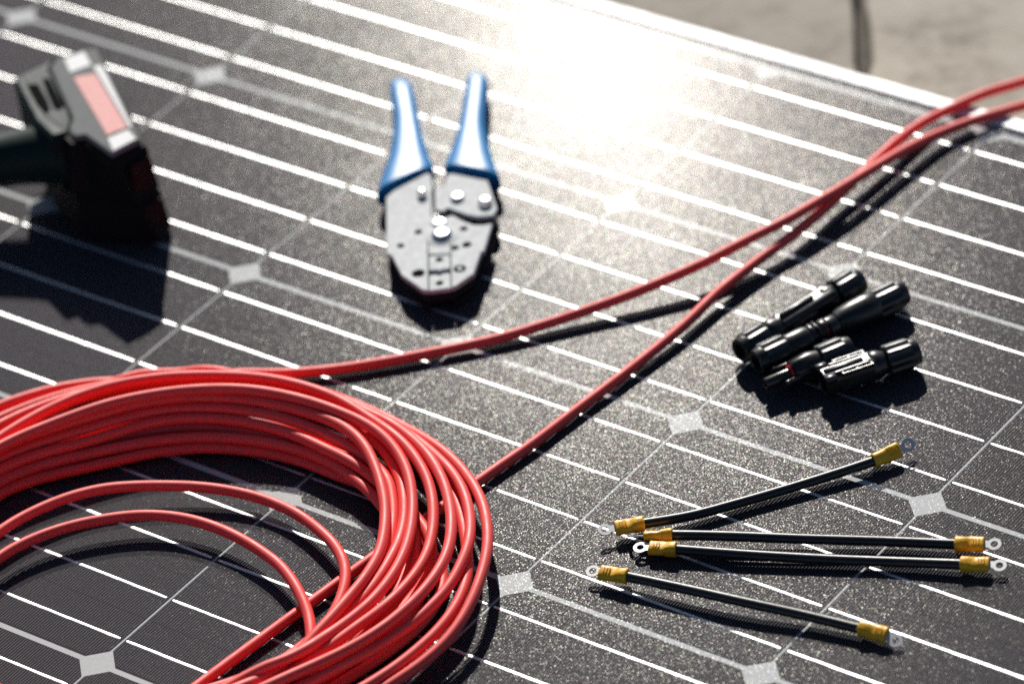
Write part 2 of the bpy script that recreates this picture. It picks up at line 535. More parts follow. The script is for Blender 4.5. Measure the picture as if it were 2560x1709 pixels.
# ------------------------------------------------------------------ red cables
COIL = [
  [(341.4,-44.4,4),(329.8,-47.6,4),(318,-49.7,4),(306.1,-50.6,4),(294.1,-50.3,4),(282.2,-48.9,4),(270.5,-46.2,4),(259.1,-42.4,4),(248.2,-37.5,4),(237.8,-31.6,4),(227.9,-24.8,4),(218.6,-17.2,4),(209.8,-9.1,3.9),(201.6,-0.3,3.8),(194.1,9,3.8),(187.5,19,3.7),(182,29.7,3.6),(177.7,40.9,3.5),(174.9,52.5,3.4),(173.8,64.4,3.3),(174.5,76.4,3.3),(176.8,88.1,3.3),(180.6,99.5,3.3),(185.5,110.4,3.3),(191.5,120.8,3.3),(198.2,130.7,3.3),(205.4,140.3,3.3),(213.2,149.4,3.3),(221.7,157.9,3.3),(230.9,165.6,3.3),(240.9,172.1,3.3),(251.7,177.4,3.3),(263,181.4,3.3),(274.5,184.6,3.3),(286.2,187.3,3.3),(298,189.7,3.3),(309.8,191.6,3.3),(321.7,192.9,3.2),(333.7,193.2,3.2),(345.7,192.6,3.2),(357.5,190.8,3.2),(369,187.2,3.1),(379.7,181.9,3.1),(389.6,175.2,3.1),(398.6,167.3,3.1),(406.6,158.4,3.1),(413.7,148.7,3.1),(419.9,138.5,3.1),(425.2,127.7,3.1),(429.5,116.5,3.1),(432.9,105,3.1),(435.3,93.3,3.1),(436.6,81.4,3.1),(436.9,69.4,3.1),(436.1,57.4,3.1),(434.3,45.6,3.1),(431.6,33.9,3.1),(428,22.5,3.1),(423.5,11.3,3.1),(418.1,0.6,3.1),(411.9,-9.6,3.1),(404.8,-19.3,3.1),(396.8,-28.2,3.1),(388,-36.4,3.1),(378.5,-43.7,3.1),(373.5,-47,3.1)],
  [(373.5,-47,3.1),(363.1,-52.9,3.1),(352.1,-57.7,3.1),(340.8,-61.5,3.5),(329.1,-64.3,3.9),(317.3,-66,4.3),(305.3,-66.7,4.8),(293.3,-66.3,5.2),(281.4,-64.9,5.5),(269.7,-62.4,5.8),(258.2,-59,6),(247.1,-54.5,6.3),(236.4,-49,6.5),(226.3,-42.6,6.7),(216.8,-35.4,6.9),(207.9,-27.3,7.1),(199.8,-18.5,7.3),(192.5,-9,7.5),(185.9,1.1,7.7),(180.3,11.6,7.9),(175.6,22.7,8.2),(172,34.1,8.4),(169.5,45.8,8.6),(168.4,57.7,8.8),(168.6,69.7,8.9),(170.2,81.6,9),(173.1,93.2,9),(177.3,104.4,9),(182.5,115.2,9),(188.6,125.5,9),(195.4,135.4,9),(202.7,144.9,9),(210.6,154,9),(219.2,162.4,9),(228.4,170,9),(238.5,176.5,9),(249.2,181.8,9),(260.4,186,9),(272,189.2,9),(283.7,191.8,9),(295.5,194,8.9),(307.4,195.7,8.8),(319.3,196.6,8.7),(331.3,196.7,8.6),(343.3,195.9,8.4),(355.1,193.9,8.3),(366.6,190.5,8.2),(377.4,185.5,8.1),(387.5,179.1,8),(396.8,171.5,8),(405.1,162.9,8),(412.5,153.5,8),(419.1,143.4,8),(424.7,132.8,8),(429.5,121.8,8),(433.3,110.4,8),(436.1,98.8,8),(437.9,86.9,8),(438.6,75,8),(438.4,63,8),(437.1,51.1,8),(434.8,39.3,8),(431.4,27.8,7.9),(427,16.7,7.8),(421.6,5.9,7.6),(415.3,-4.3,7.4),(408.1,-13.9,7.2),(400.2,-22.8,7),(391.5,-31.1,6.8),(382.1,-38.6,6.7),(372.2,-45.3,6.7)],
  [(372.2,-45.3,6.7),(361.8,-51.2,6.8),(350.9,-56.2,7.1),(339.6,-60.2,7.3),(328,-63.3,7.7),(316.2,-65.4,7.9),(304.3,-66.4,8.2),(292.3,-66.4,8.3),(280.4,-65.2,8.2),(268.6,-63,8),(257,-59.8,7.7),(245.9,-55.5,7.2),(235.1,-50.2,6.6),(224.9,-44,6),(215.2,-36.9,5.4),(206.2,-29,4.9),(198,-20.3,4.4),(190.6,-10.9,4.1),(184,-0.9,3.9),(178.4,9.7,3.7),(173.7,20.7,3.5),(170.1,32.2,3.4),(167.6,43.9,3.4),(166.3,55.8,3.3),(166.4,67.8,3.3),(167.8,79.7,3.3),(170.5,91.3,3.3),(174.4,102.7,3.3),(179.4,113.6,3.3),(185.3,124,3.3),(191.9,134,3.3),(199.1,143.6,3.3),(206.8,152.8,3.3),(215.2,161.4,3.3),(224.2,169.3,3.3),(234,176.2,3.3),(244.5,181.9,3.3),(255.6,186.5,3.3),(267,190,3.3),(278.7,192.8,3.3),(290.5,195.1,3.3),(302.3,196.9,3.3),(314.3,198,3.3),(326.3,198.3,3.2),(338.3,197.7,3.2),(350.1,196.1,3.2),(361.8,193.2,3.1),(372.9,188.8,3.1),(383.3,182.9,3.1),(392.9,175.8,3.1),(401.7,167.6,3.1),(409.6,158.6,3.1),(416.5,148.8,3.1),(422.6,138.5,3.1),(427.8,127.7,3.1),(432.1,116.5,3.1),(435.4,105,3.1),(437.7,93.2,3.1),(439,81.3,3.1),(439.3,69.3,3.1),(438.6,57.3,3.1),(436.8,45.5,3.1),(434.1,33.8,3.1),(430.5,22.4,3.2),(425.9,11.3,3.2),(420.5,0.6,3.3),(414.2,-9.6,3.5),(407.1,-19.3,3.6),(399.2,-28.3,3.7),(390.5,-36.5,3.9),(381.2,-44,4),(376.2,-47.4,4.1)],
  [(376.2,-47.4,4.1),(366,-53.6,4.3),(355.2,-58.8,4.5),(344,-63.1,4.7),(332.4,-66.3,4.9),(320.7,-68.6,5.1),(308.7,-69.9,5.3),(296.8,-70.2,5.5),(284.8,-69.5,5.7),(272.9,-67.8,5.9),(261.2,-65.1,6.1),(249.8,-61.5,6.3),(238.7,-57,6.5),(228.1,-51.5,6.7),(217.9,-45.1,6.9),(208.3,-37.9,7.1),(199.5,-29.9,7.3),(191.3,-21.1,7.4),(184,-11.6,7.7),(177.4,-1.5,7.9),(171.8,9,8.1),(167.1,20.1,8.4),(163.4,31.5,8.6),(160.9,43.2,8.8),(159.5,55.1,9),(159.4,67.1,9.1),(160.6,79,9.2),(163.1,90.7,9.2),(166.7,102.1,9.2),(171.4,113.2,9.2),(177,123.8,9.2),(183.4,133.9,9.2),(190.4,143.7,9.2),(197.8,153.1,9.2),(205.8,162,9.2),(214.5,170.3,9.2),(223.9,177.8,9.2),(233.9,184.3,9.2),(244.6,189.7,9.2),(255.8,194.1,9.2),(267.3,197.5,9.2),(279,200.1,9.2),(290.8,202.1,9.2),(302.7,203.4,9.1),(314.7,203.9,8.9),(326.7,203.6,8.8),(338.6,202.3,8.6),(350.4,200.1,8.4),(361.9,196.8,8.3),(372.9,192.1,8.2),(383.3,186.2,8.1),(393,179.1,8),(401.8,171,8),(409.9,162.1,8),(417,152.5,8),(423.3,142.3,8),(428.8,131.6,8),(433.3,120.5,8),(436.9,109.1,8),(439.5,97.4,8),(441.2,85.5,8),(441.8,73.5,8),(441.4,61.6,8),(440,49.6,8),(437.7,37.9,8),(434.5,26.3,7.9),(430.4,15.1,7.8),(425.5,4.1,7.7),(419.7,-6.4,7.5),(413.1,-16.4,7.3),(405.7,-25.8,7.1),(397.5,-34.5,6.9),(388.5,-42.5,6.8),(378.9,-49.6,6.7),(376.4,-51.3,6.7)],
  [(376.4,-51.3,6.7),(366,-57.3,6.7),(355.2,-62.4,6.7),(343.9,-66.5,6.8),(332.3,-69.7,6.8),(320.5,-71.8,6.9),(308.6,-73,7),(296.6,-73.2,7),(284.7,-72.3,6.9),(272.8,-70.6,6.8),(261.1,-67.8,6.5),(249.7,-64.1,6.3),(238.7,-59.5,5.9),(228.1,-53.9,5.5),(218,-47.5,5.2),(208.4,-40.3,4.8),(199.5,-32.2,4.5),(191.4,-23.4,4.2),(184,-14,4),(177.4,-4,3.8),(171.7,6.6,3.7),(166.8,17.5,3.6),(163,28.9,3.5),(160.3,40.6,3.4),(158.7,52.4,3.4),(158.3,64.4,3.3),(159.3,76.4,3.3),(161.4,88.1,3.3),(164.8,99.6,3.3),(169.2,110.8,3.3),(174.6,121.5,3.3),(180.8,131.8,3.3),(187.6,141.6,3.3),(194.9,151.1,3.3),(202.8,160.2,3.3),(211.2,168.7,3.3),(220.4,176.4,3.3),(230.2,183.3,3.3),(240.7,189,3.3),(251.8,193.7,3.3),(263.2,197.4,3.3),(274.8,200.3,3.3),(286.6,202.5,3.3),(298.5,204,3.3),(310.5,204.7,3.3),(322.5,204.6,3.2),(334.4,203.6,3.2),(346.2,201.6,3.2),(357.9,198.7,3.2),(369.1,194.5,3.1),(379.7,188.9,3.1),(389.6,182.2,3.1),(398.8,174.5,3.1),(407.1,165.9,3.1),(414.6,156.5,3.1),(421.3,146.5,3.1),(427,136,3.1),(431.9,125.1,3.1),(435.9,113.8,3.1),(438.9,102.2,3.1),(441,90.4,3.1),(442,78.4,3.1),(442,66.4,3.1),(441.1,54.5,3.1),(439.1,42.7,3.1),(436.3,31,3.2),(432.6,19.6,3.3),(428,8.5,3.6),(422.6,-2.2,3.9),(416.3,-12.3,4.2),(409,-21.9,4.5),(401,-30.8,4.7),(392.1,-38.9,4.8),(389.7,-40.8,4.7)],
  [(389.7,-40.8,4.7),(379.7,-47.8,3.9),(369.2,-53.6,3.6),(358.3,-58.5,3.5),(347.2,-62.3,3.4),(335.7,-65,3.4),(323.9,-66.3,3.3),(311.9,-65.9,3.3),(300,-64.2,3.9),(288.4,-62,4.8),(277,-58.7,5.4),(266.7,-52.8,6.2),(257.7,-45,7.8),(248.9,-36.9,8.1),(240.4,-28.6,8.1),(232.9,-19.4,8.5),(226.8,-9.1,8.7),(222.3,1.9,8.8),(219.5,13.5,8.9),(218.4,25.4,9),(219.3,37.3,9),(222.1,48.8,9),(226.7,59.8,9),(232.8,70.1,9),(240.1,79.6,9),(248.5,88.1,9),(257.6,95.9,9),(267.6,102.4,9),(278.5,107.2,9),(290,110.4,9),(301.9,111.9,9),(313.8,112.1,9),(325.8,111.1,9),(337.6,109.2,9),(349.3,106.4,9.1),(360.6,102.8,9.5),(371.5,97.8,9.7),(381.9,91.8,9.8),(391.8,85.1,9.3),(401.1,77.8,8.4),(409.5,69.3,8),(416.8,59.8,6.8),(421.2,49,4.3),(422.6,37.3,3.2),(421.4,25.5,3.1),(417.7,14.3,3.1),(412.1,3.8,3.4),(405,-5.8,3.9),(397.1,-14.8,4.6),(388.6,-23.3,5.1),(384.3,-27.4,5.3)],
  [(384.3,-27.4,5.3),(375.1,-35.1,5.6),(365.3,-42.1,5.9),(355,-48.1,6.2),(344.1,-52.9,6.5),(332.7,-56.6,6.8),(321,-59,7.1),(309.1,-59.8,7.5),(297.2,-58.9,8.1),(285.6,-56.5,8.7),(274.2,-53.9,9.8),(262.3,-51.1,10.8),(251.1,-45.9,9.9),(241.7,-38.2,9.2),(233.2,-29.8,9.1),(225.4,-20.7,9.1),(218.6,-10.9,9.2),(212.9,-0.4,9.4),(208.7,10.8,9.6),(205.8,22.4,9.7),(204.3,34.3,9.9),(204.3,46.2,9.9),(205.7,58.1,10),(208.5,69.7,10),(212.7,80.9,10),(218.1,91.6,10),(224.8,101.4,9.9),(233,110.1,9.8),(242.3,117.5,9.4),(252.4,124,9.1),(262.9,129.9,8.8),(273.6,135.2,8.5),(284.7,139.7,8.1),(296.1,143.2,7.6),(307.8,145.6,7.2),(319.8,146.4,7),(331.7,145.6,7.2),(343.4,143.4,7.7),(354.9,140,8.2),(366.1,135.8,8.8),(377,130.8,9.4),(387.1,124.5,9.8),(396.1,116.7,9.9),(403.4,107.4,9.6),(408.8,96.8,8.8),(412.3,85.5,7.6),(414.2,74,5.5),(414.6,62,3.9),(414.6,49.9,4.2),(413.5,38.1,4.7),(410.1,26.8,4.7),(405.1,15.9,4.9),(398.8,5.8,5.1),(391.5,-3.7,5.3),(383.3,-12.5,5.5),(374.5,-20.5,5.5),(369.8,-24.3,5.4)],
  [(369.8,-24.3,5.4),(360,-31.2,5.2),(349.7,-37.3,4.9),(338.9,-42.3,4.6),(327.6,-46.3,4.2),(316,-49.2,3.8),(304.1,-50.8,3.5),(292.1,-51.2,3.3),(280.3,-50.3,3.2),(268.7,-47.4,3.2),(257.1,-44.1,3.1),(245.7,-40.6,3.2),(235,-35.4,3.7),(225,-28.9,4.2),(215.6,-21.5,4.5),(207,-13.2,4.7),(199.2,-4.1,4.8),(192.1,5.6,4.8),(185.9,15.8,4.7),(180.7,26.6,4.6),(176.7,37.9,4.5),(174.1,49.5,4.3),(173.1,61.4,4.1),(173.8,73.3,4),(176.5,84.9,4),(181.2,95.8,4),(187.7,105.8,4),(195.2,115.2,4),(203.2,124.1,4),(211,133.2,4),(218.9,142.3,4),(227,151.1,4),(235.8,159.1,4),(245.5,166.2,4),(255.8,172.2,4),(266.8,177,3.9),(278.1,180.9,3.9),(289.7,183.9,3.9),(301.5,185.9,3.8),(313.4,186.7,3.8),(325.4,186.5,3.7),(337.4,185.8,3.9),(349.4,185.1,4.7),(361.1,183.2,5.8),(372.3,179.2,5.9),(383.2,174.2,6.3),(393.9,168.9,7.4),(404.7,163.6,7.4),(415.7,158.8,5.6),(426.7,154,4.2),(436.6,147.7,3.9),(444.5,139.1,3.7),(450.2,128.7,3.4),(453.7,117.3,3.3),(455.3,105.5,3.2),(455.5,93.5,3.2),(454.6,81.6,3.2),(452.8,69.7,3.2),(450.5,57.9,3.2),(447.7,46.3,3.2),(444.3,34.8,3.3),(440.4,23.4,3.3),(435.8,12.4,3.3),(430.5,1.6,3.4),(424.4,-8.7,3.4),(417.6,-18.6,3.5),(410.1,-27.9,3.6),(401.8,-36.6,3.7),(397.6,-40.9,3.7)],
  [(397.6,-40.9,3.7),(388.6,-48.9,4),(378.4,-55.4,4.4),(367.4,-60.9,4.7),(356.1,-65.4,5),(344.3,-68.9,5.3),(332.4,-71.3,5.3),(320.4,-72.5,5.3),(308.4,-72.9,5.4),(296.4,-73,5.4),(284.4,-71.8,5.4),(272.6,-69.4,5.4),(261,-66,5.5),(249.7,-61.7,5.6),(238.9,-56.5,5.7),(228.5,-50.5,6.1),(218.8,-43.7,6.6),(209.6,-36,6.8),(201.3,-27.3,6.9),(193.8,-17.9,6.9),(187.2,-7.8,6.9),(181.5,2.7,7),(176.7,13.8,7.1),(173,25.1,7.3),(170.3,36.7,7.6),(168.8,48.6,7.9),(168.5,60.5,8.2),(169.6,72.5,8.5),(172.2,84.1,8.7),(176.3,95.3,8.9),(181.9,105.8,9),(188.8,115.6,9),(196.4,124.9,9),(204.4,133.8,9),(212.7,142.5,9.2),(221.2,150.9,9.3),(230.3,158.8,9.4),(239.9,165.9,9.5),(250.1,172.2,9.5),(260.9,177.4,9.6),(272.1,181.6,9.6),(283.7,184.8,9.6),(295.4,187.1,9.7),(307.3,188.4,9.7),(319.3,188.6,9.6),(331.1,187.3,9.7),(342.8,184.7,10),(354.2,181,10),(365.5,176.8,9.8),(376.4,171.9,9.5),(386.9,166.2,9.1),(397.1,160,8.7),(407.2,153.6,8.3),(417.3,147.1,7.4),(426.9,140.2,6.4),(435.1,131.7,4.9),(441.5,121.7,3.5),(445.5,110.5,3.1),(446.9,98.7,3.1),(446.2,86.7,3.1),(444.2,74.9,3.1),(441.4,63.2,3.1),(438.6,51.5,3.3),(435.6,39.9,3.6),(432.1,28.4,3.8),(428.1,17.1,3.8),(423.4,6,3.8),(418.2,-4.7,4),(412.1,-15,4),(404.8,-24.5,4.3),(396,-31.9,4.8),(393.5,-33.5,5)],
  [(393.5,-33.5,5),(383.2,-39.5,6.1),(373.2,-45.9,6.9),(363,-51.6,7.4),(352.3,-56.5,7.9),(341.1,-60.4,8.4),(329.7,-63.5,8.8),(318,-65.8,9),(306.2,-67.4,8.7),(294.4,-67.5,8.3),(282.7,-66,8.2),(271.1,-63.5,8.4),(259.7,-60.1,8.8),(248.8,-55.9,9.3),(238.2,-50.8,9.7),(228.1,-44.7,10.2),(218.6,-37.8,10.6),(209.5,-30.1,11.2),(201,-21.8,11.8),(193.3,-12.8,12.3),(186.3,-3.2,12.6),(180.2,7,12.9),(175.1,17.8,13.1),(171.1,29.1,13.3),(168.2,40.6,13.5),(166.5,52.2,13.7),(166.1,64.1,13.9),(167.2,76,13.9),(169.7,87.6,13.9),(173.9,98.7,14),(179.7,109.1,14.2),(186.7,118.8,14.3),(194.2,128.1,14.4),(201.5,137.6,14.5),(208.2,147.6,14.5),(214.8,157.5,14.5),(222.5,166.7,14.5),(231.6,174.3,14.6),(241.9,180.3,14.7),(252.9,185,14.9),(264.3,188.6,15),(276,191.1,15),(287.9,192.5,15),(299.9,193,15),(311.8,192.3,15),(323.8,190.9,15.1),(335.7,189.6,15.1),(347.6,188,14.6),(359.1,185.4,13.7),(370.5,182.1,12.1),(382,179,10.5),(393.5,175.1,9.9),(404.4,170.2,9.7),(414.7,164.2,9.7),(423.9,156.7,9.7),(431.5,147.5,9.1),(437.4,137.3,8.8),(441.1,126,8.9),(442.7,114.1,8.6),(443.4,102.2,8.2),(443.5,90.2,8.3),(443.1,78.2,8.8),(442.2,66.3,9.1),(440.5,54.4,9.2),(437.9,42.7,9.4),(434.6,31.2,9.7),(430.9,19.9,9.7),(426.3,8.7,9.6),(420.5,-1.9,9.9),(413.7,-11.9,10),(405.9,-21.1,10),(397.5,-29.9,10.3),(389.1,-38.5,10.7),(384.8,-42.5,10.8)],
  [(384.8,-42.5,10.8),(375.3,-49.6,11.1),(365,-55.8,11.2),(354.2,-61.2,11.2),(342.9,-65.5,11),(331.3,-68.9,11),(319.4,-71.3,11.2),(307.4,-72.5,11.5),(295.3,-72.5,11.6),(283.1,-71.1,11.4),(271.2,-68.8,11.4),(259.5,-65.6,11.4),(248.1,-61.6,11.5),(237,-56.5,11.7),(226.5,-50.3,12.2),(216.7,-43.2,12.9),(207.5,-35.5,13.8),(199,-27.3,14.7),(191.1,-18.4,15.3),(183.9,-8.9,15.8),(177.6,1.4,16.2),(172.2,12.1,16.5),(167.7,23.3,16.5),(164.1,35,16.3),(161.6,46.9,16.1),(160.4,59,15.9),(160.7,71,15.8),(162.5,82.9,15.8),(165.9,94.4,16),(170.8,105.4,16.4),(176.8,115.8,16.7),(183.7,125.6,17.1),(190.9,135.2,17.4),(198,144.9,17.6),(204.9,154.6,17.6),(212.2,164.1,17.5),(220.5,172.7,17.5),(230.1,179.7,17.7),(240.5,185.3,18.1),(251.4,189.8,18.5),(262.8,193.5,18.7),(274.4,196.5,18.7),(286.2,198.6,18.5),(298.1,199.6,18.2),(310.1,199.6,17.8),(322.1,198.9,17.3),(334,197.7,16.7),(345.8,195.9,15.8),(357.3,192.7,15.1),(368.2,187.9,15.2),(378,180.9,15.7),(386.5,172.3,14.9),(394.1,163.2,14.4),(400.9,153.5,14.2),(407.1,143.4,13.6),(412.3,132.8,13.3),(416.4,121.6,13.3),(419.2,110,13.4),(420.8,98.2,13.3),(421.2,86.2,12.9),(420.7,74.2,12.5),(419.8,62.3,12.4),(418.1,50.5,11.7),(416,38.7,11.3),(413,27.3,12),(408.8,16.6,12.8),(403.4,6.4,13.2),(397,-3.4,13.5),(389.7,-12.6,13.6),(381.6,-21.3,13.7),(372.7,-29.3,13.8),(370.3,-31.2,13.9)],
  [(370.3,-31.2,13.9),(360.5,-38,14.1),(350.3,-44,14.4),(339.7,-49.1,14.9),(328.6,-53.1,15.2),(317.3,-56,15.4),(305.6,-57.9,15.4),(293.7,-58.7,15.5),(281.8,-58.4,15.8),(269.9,-56.9,16.1),(258.3,-54.2,16.5),(247.1,-50,16.6),(236.3,-44.8,16.8),(226,-38.7,17),(216.3,-31.7,17.3),(207.2,-23.8,17.5),(198.9,-15.2,17.8),(191.3,-5.9,18.1),(184.4,3.9,18.4),(178.4,14.2,18.8),(173.2,25,19.2),(169.1,36.2,19.7),(166.1,47.7,20.2),(164.1,59.5,20.7),(163.5,71.4,21.2),(163.9,83.3,21.6),(165.6,95,22),(169.1,106.4,22.1),(174.3,117.1,22.1),(180.5,127.4,22),(187.2,137.3,21.9),(194.1,147.1,21.9),(201.2,156.9,22),(208.8,166.2,22.3),(217.4,174.6,22.4),(226.9,182,22.5),(237.3,188.2,22.5),(248.2,193.4,22.4),(259.4,197.5,22.4),(270.9,200.7,22.6),(282.6,203,22.8),(294.5,204.5,22.9),(306.4,205.3,22.9),(318.4,205.2,23),(330.2,203.5,23),(341.5,199.9,23),(352.2,194.5,22.8),(362,187.7,22.4),(371.3,180.2,21.9),(380.2,172.1,21.3),(388.6,163.6,20.8),(396.2,154.4,20.3),(403.2,144.6,20.1),(409.5,134.4,20),(414.7,123.7,20),(418.4,112.4,20.2),(421,100.7,20.2),(422.7,88.8,20.3),(424.3,76.8,20.5),(425.5,64.9,20.5),(425.8,53.1,19.7),(425.8,41.4,18),(424.4,29.6,16.8),(422.2,17.7,17.9),(419.3,6.1,20),(414.5,-5,20.9),(407.9,-15.3,21.3),(400.3,-24.8,21.4),(391.9,-33.6,21.3),(382.8,-41.7,20.9),(373.1,-49.1,20.2),(362.6,-55.2,18.9)],
  [(362.6,-55.2,18.9),(351.6,-60,17.6),(340.3,-63.7,16.9),(328.7,-66.6,16.5),(316.8,-68.2,16.4),(304.8,-68.9,16.4),(292.8,-68.8,16.6),(280.9,-67.8,16.8),(269.1,-65.9,17.1),(257.5,-63.3,17.3),(246,-60.1,17.5),(234.7,-56.3,17.6),(223.6,-51.5,17.5),(213.1,-45.4,17.4),(203.3,-38.3,17.2),(194.2,-30.2,17.1),(185.9,-21.4,16.9),(178.6,-12,16.8),(172,-2,16.8),(166.2,8.5,16.8),(161.5,19.5,16.8),(157.9,30.9,16.8),(155.3,42.6,16.8),(153.6,54.5,16.9),(152.8,66.4,16.9),(152.7,78.4,16.9),(153.3,90.4,17),(154.5,102.3,17),(156.2,114.2,17),(158.4,126,17),(161.4,137.6,17),(165.4,148.9,17),(170.6,159.7,17),(176.9,169.8,17),(184.3,179.2,17),(192.7,187.7,17),(202.1,195.2,17),(212.2,201.6,17),(222.8,207,17),(233.9,211.5,17.1),(245.3,215.1,17.2),(257,217.9,17.3),(268.7,220,17.4),(280.6,221.4,17.5),(292.6,222.1,17.6),(304.5,221.5,17.6),(316.2,219.3,17.6),(327.7,215.8,17.7),(338.9,211.5,17.5),(349.9,206.8,16.9),(360.6,201.4,16.2),(370.7,195.1,15.6),(380.1,187.7,15.3),(388.6,179.3,15.5),(396.4,170.2,15.4),(403.5,160.4,15.2),(409.7,150.1,15.6),(415.1,139.2,16.3),(419.4,128,16.9),(422.9,116.5,17),(425.3,104.8,16.7),(426.5,92.9,16.1),(426.5,81,15.3),(425.9,69,14.8),(424.5,56.9,14.5),(421.9,45,14.9),(419.2,33.3,15.5),(416.2,21.6,15.5),(411.9,10.2,15),(406,-0.3,14.8),(399.1,-10.1,15.2),(391.3,-19.2,15.8),(382.7,-27.6,16.6),(373.5,-35,17.3),(368.7,-38.4,17.6)],
  [(368.7,-38.4,17.6),(358.8,-44.6,17.9),(348.3,-50.3,18.3),(337.2,-54.9,18.9),(325.6,-58.3,19.6),(313.6,-60.2,20.2),(301.5,-60.8,20.8),(289.4,-60.3,21.3),(277.5,-58.7,21.8),(265.8,-56.2,22.2),(254.3,-52.8,22.5),(243.1,-48.5,22.6),(232.4,-43.2,22.8),(222.2,-36.9,23.1),(212.7,-29.7,23.3),(203.9,-21.6,23.6),(195.8,-12.8,23.9),(188.7,-3.2,24.3),(182.4,7,24.7),(177.2,17.8,25),(172.9,28.9,25.3),(169.6,40.4,25.7),(167.5,52.2,26.1),(166.7,64.1,26.4),(167,76.1,26.7),(168.7,87.9,26.9),(171.8,99.5,27),(176,110.7,27),(181.2,121.5,27.1),(186.9,132.1,27.3),(193,142.4,27.6),(199.6,152.3,27.8),(207.1,161.6,27.9),(215.4,170.1,28),(224.4,177.9,28.2),(234,185.1,28.3),(244.2,191.6,28.3),(254.7,197.4,28.1),(265.7,202.2,27.8),(277.2,205.8,27.4),(288.9,208.2,27.1),(300.8,209.7,26.9),(312.8,210.5,26.5),(324.7,210.8,25.8),(336.7,210.4,25),(348.4,208.6,24.1),(359.7,205,23.1),(370.4,199.7,22.1),(380.3,193,21.3),(389.3,185.2,20.7),(397.5,176.5,20.1),(405,167.2,19.6),(411.9,157.3,19.3),(418.1,147.1,19.1),(423.5,136.4,19),(427.9,125.3,19),(431.2,113.8,19),(433.4,102,19),(434.4,90.1,19),(433.9,78.1,19),(432.7,66.3,19.3),(431.6,54.4,20.4),(430.2,42.4,21.5),(426.6,30.9,21.9),(420.7,20.2,21.9),(415,9.5,20.5),(410.2,-1.2,19.2),(404.3,-11.2,18.8),(397.3,-20.6,18.5),(389.4,-29.2,18.1),(380.5,-37.1,18),(370.7,-44,18.6),(365.6,-47.2,19.2)],
  [(365.6,-47.2,19.2),(355,-53,20.4),(344.2,-58.1,21.3),(333,-62.5,21.7),(321.7,-66,22.1),(310,-68.7,22.3),(298.2,-70.1,22.4),(286.2,-70.1,22.5),(274.3,-69,22.7),(262.5,-66.7,22.9),(251,-63.4,23.3),(239.9,-58.8,23.6),(229.3,-53.3,23.6),(219.2,-46.9,23.3),(209.5,-39.9,23),(200.4,-32.1,22.7),(192.1,-23.5,22.7),(184.6,-14.2,22.8),(177.9,-4.2,22.9),(172.1,6.3,22.9),(167.4,17.3,23),(163.8,28.7,23),(161.1,40.3,23),(159.2,52.2,23.1),(158.1,64.1,23.2),(157.8,76.1,23.2),(158.5,88.2,23.2),(159.9,100.1,23),(161.7,112,23),(164,123.7,23),(167,135.3,23),(171,146.6,23),(176,157.5,23),(182.3,167.6,23),(189.7,177,23),(198.2,185.4,23),(207.5,193,23),(217.4,199.6,23),(227.9,205.5,23),(238.7,210.8,23),(249.8,215.3,23.2),(261.2,218.9,23.3),(273,221.4,23.4),(284.9,222.8,23.5),(296.9,223.2,23.5),(308.8,222.7,23.4),(320.7,221,23),(332.4,218.6,22.4),(344.1,216,22),(355.6,212.9,21.8),(366.9,208.8,21.5),(377.7,203.6,21.1),(387.9,197.4,20.6),(397.5,190.3,20.1),(406.3,182.2,19.6),(414.3,173.3,19.2),(421.6,163.8,18.7),(428.1,153.7,18.3),(433.7,143.2,18),(437.9,132,17.9),(440.7,120.4,18),(442.2,108.5,18),(442.4,96.5,18),(441.4,84.6,18),(439.6,72.8,17.9),(437.4,61.1,17.3),(434.8,49.3,16.5),(432.2,37.5,16.3),(429.6,26,16),(425.6,14.6,15),(420,3.8,14.8),(413.9,-6.7,15.1),(407.8,-17,15.6),(401.2,-27,15.9),(393.6,-36.5,16.2),(385.1,-45.1,16.4),(375.7,-52.8,16.3),(365.7,-59.5,16.1),(357.6,-63.6,16.1)],
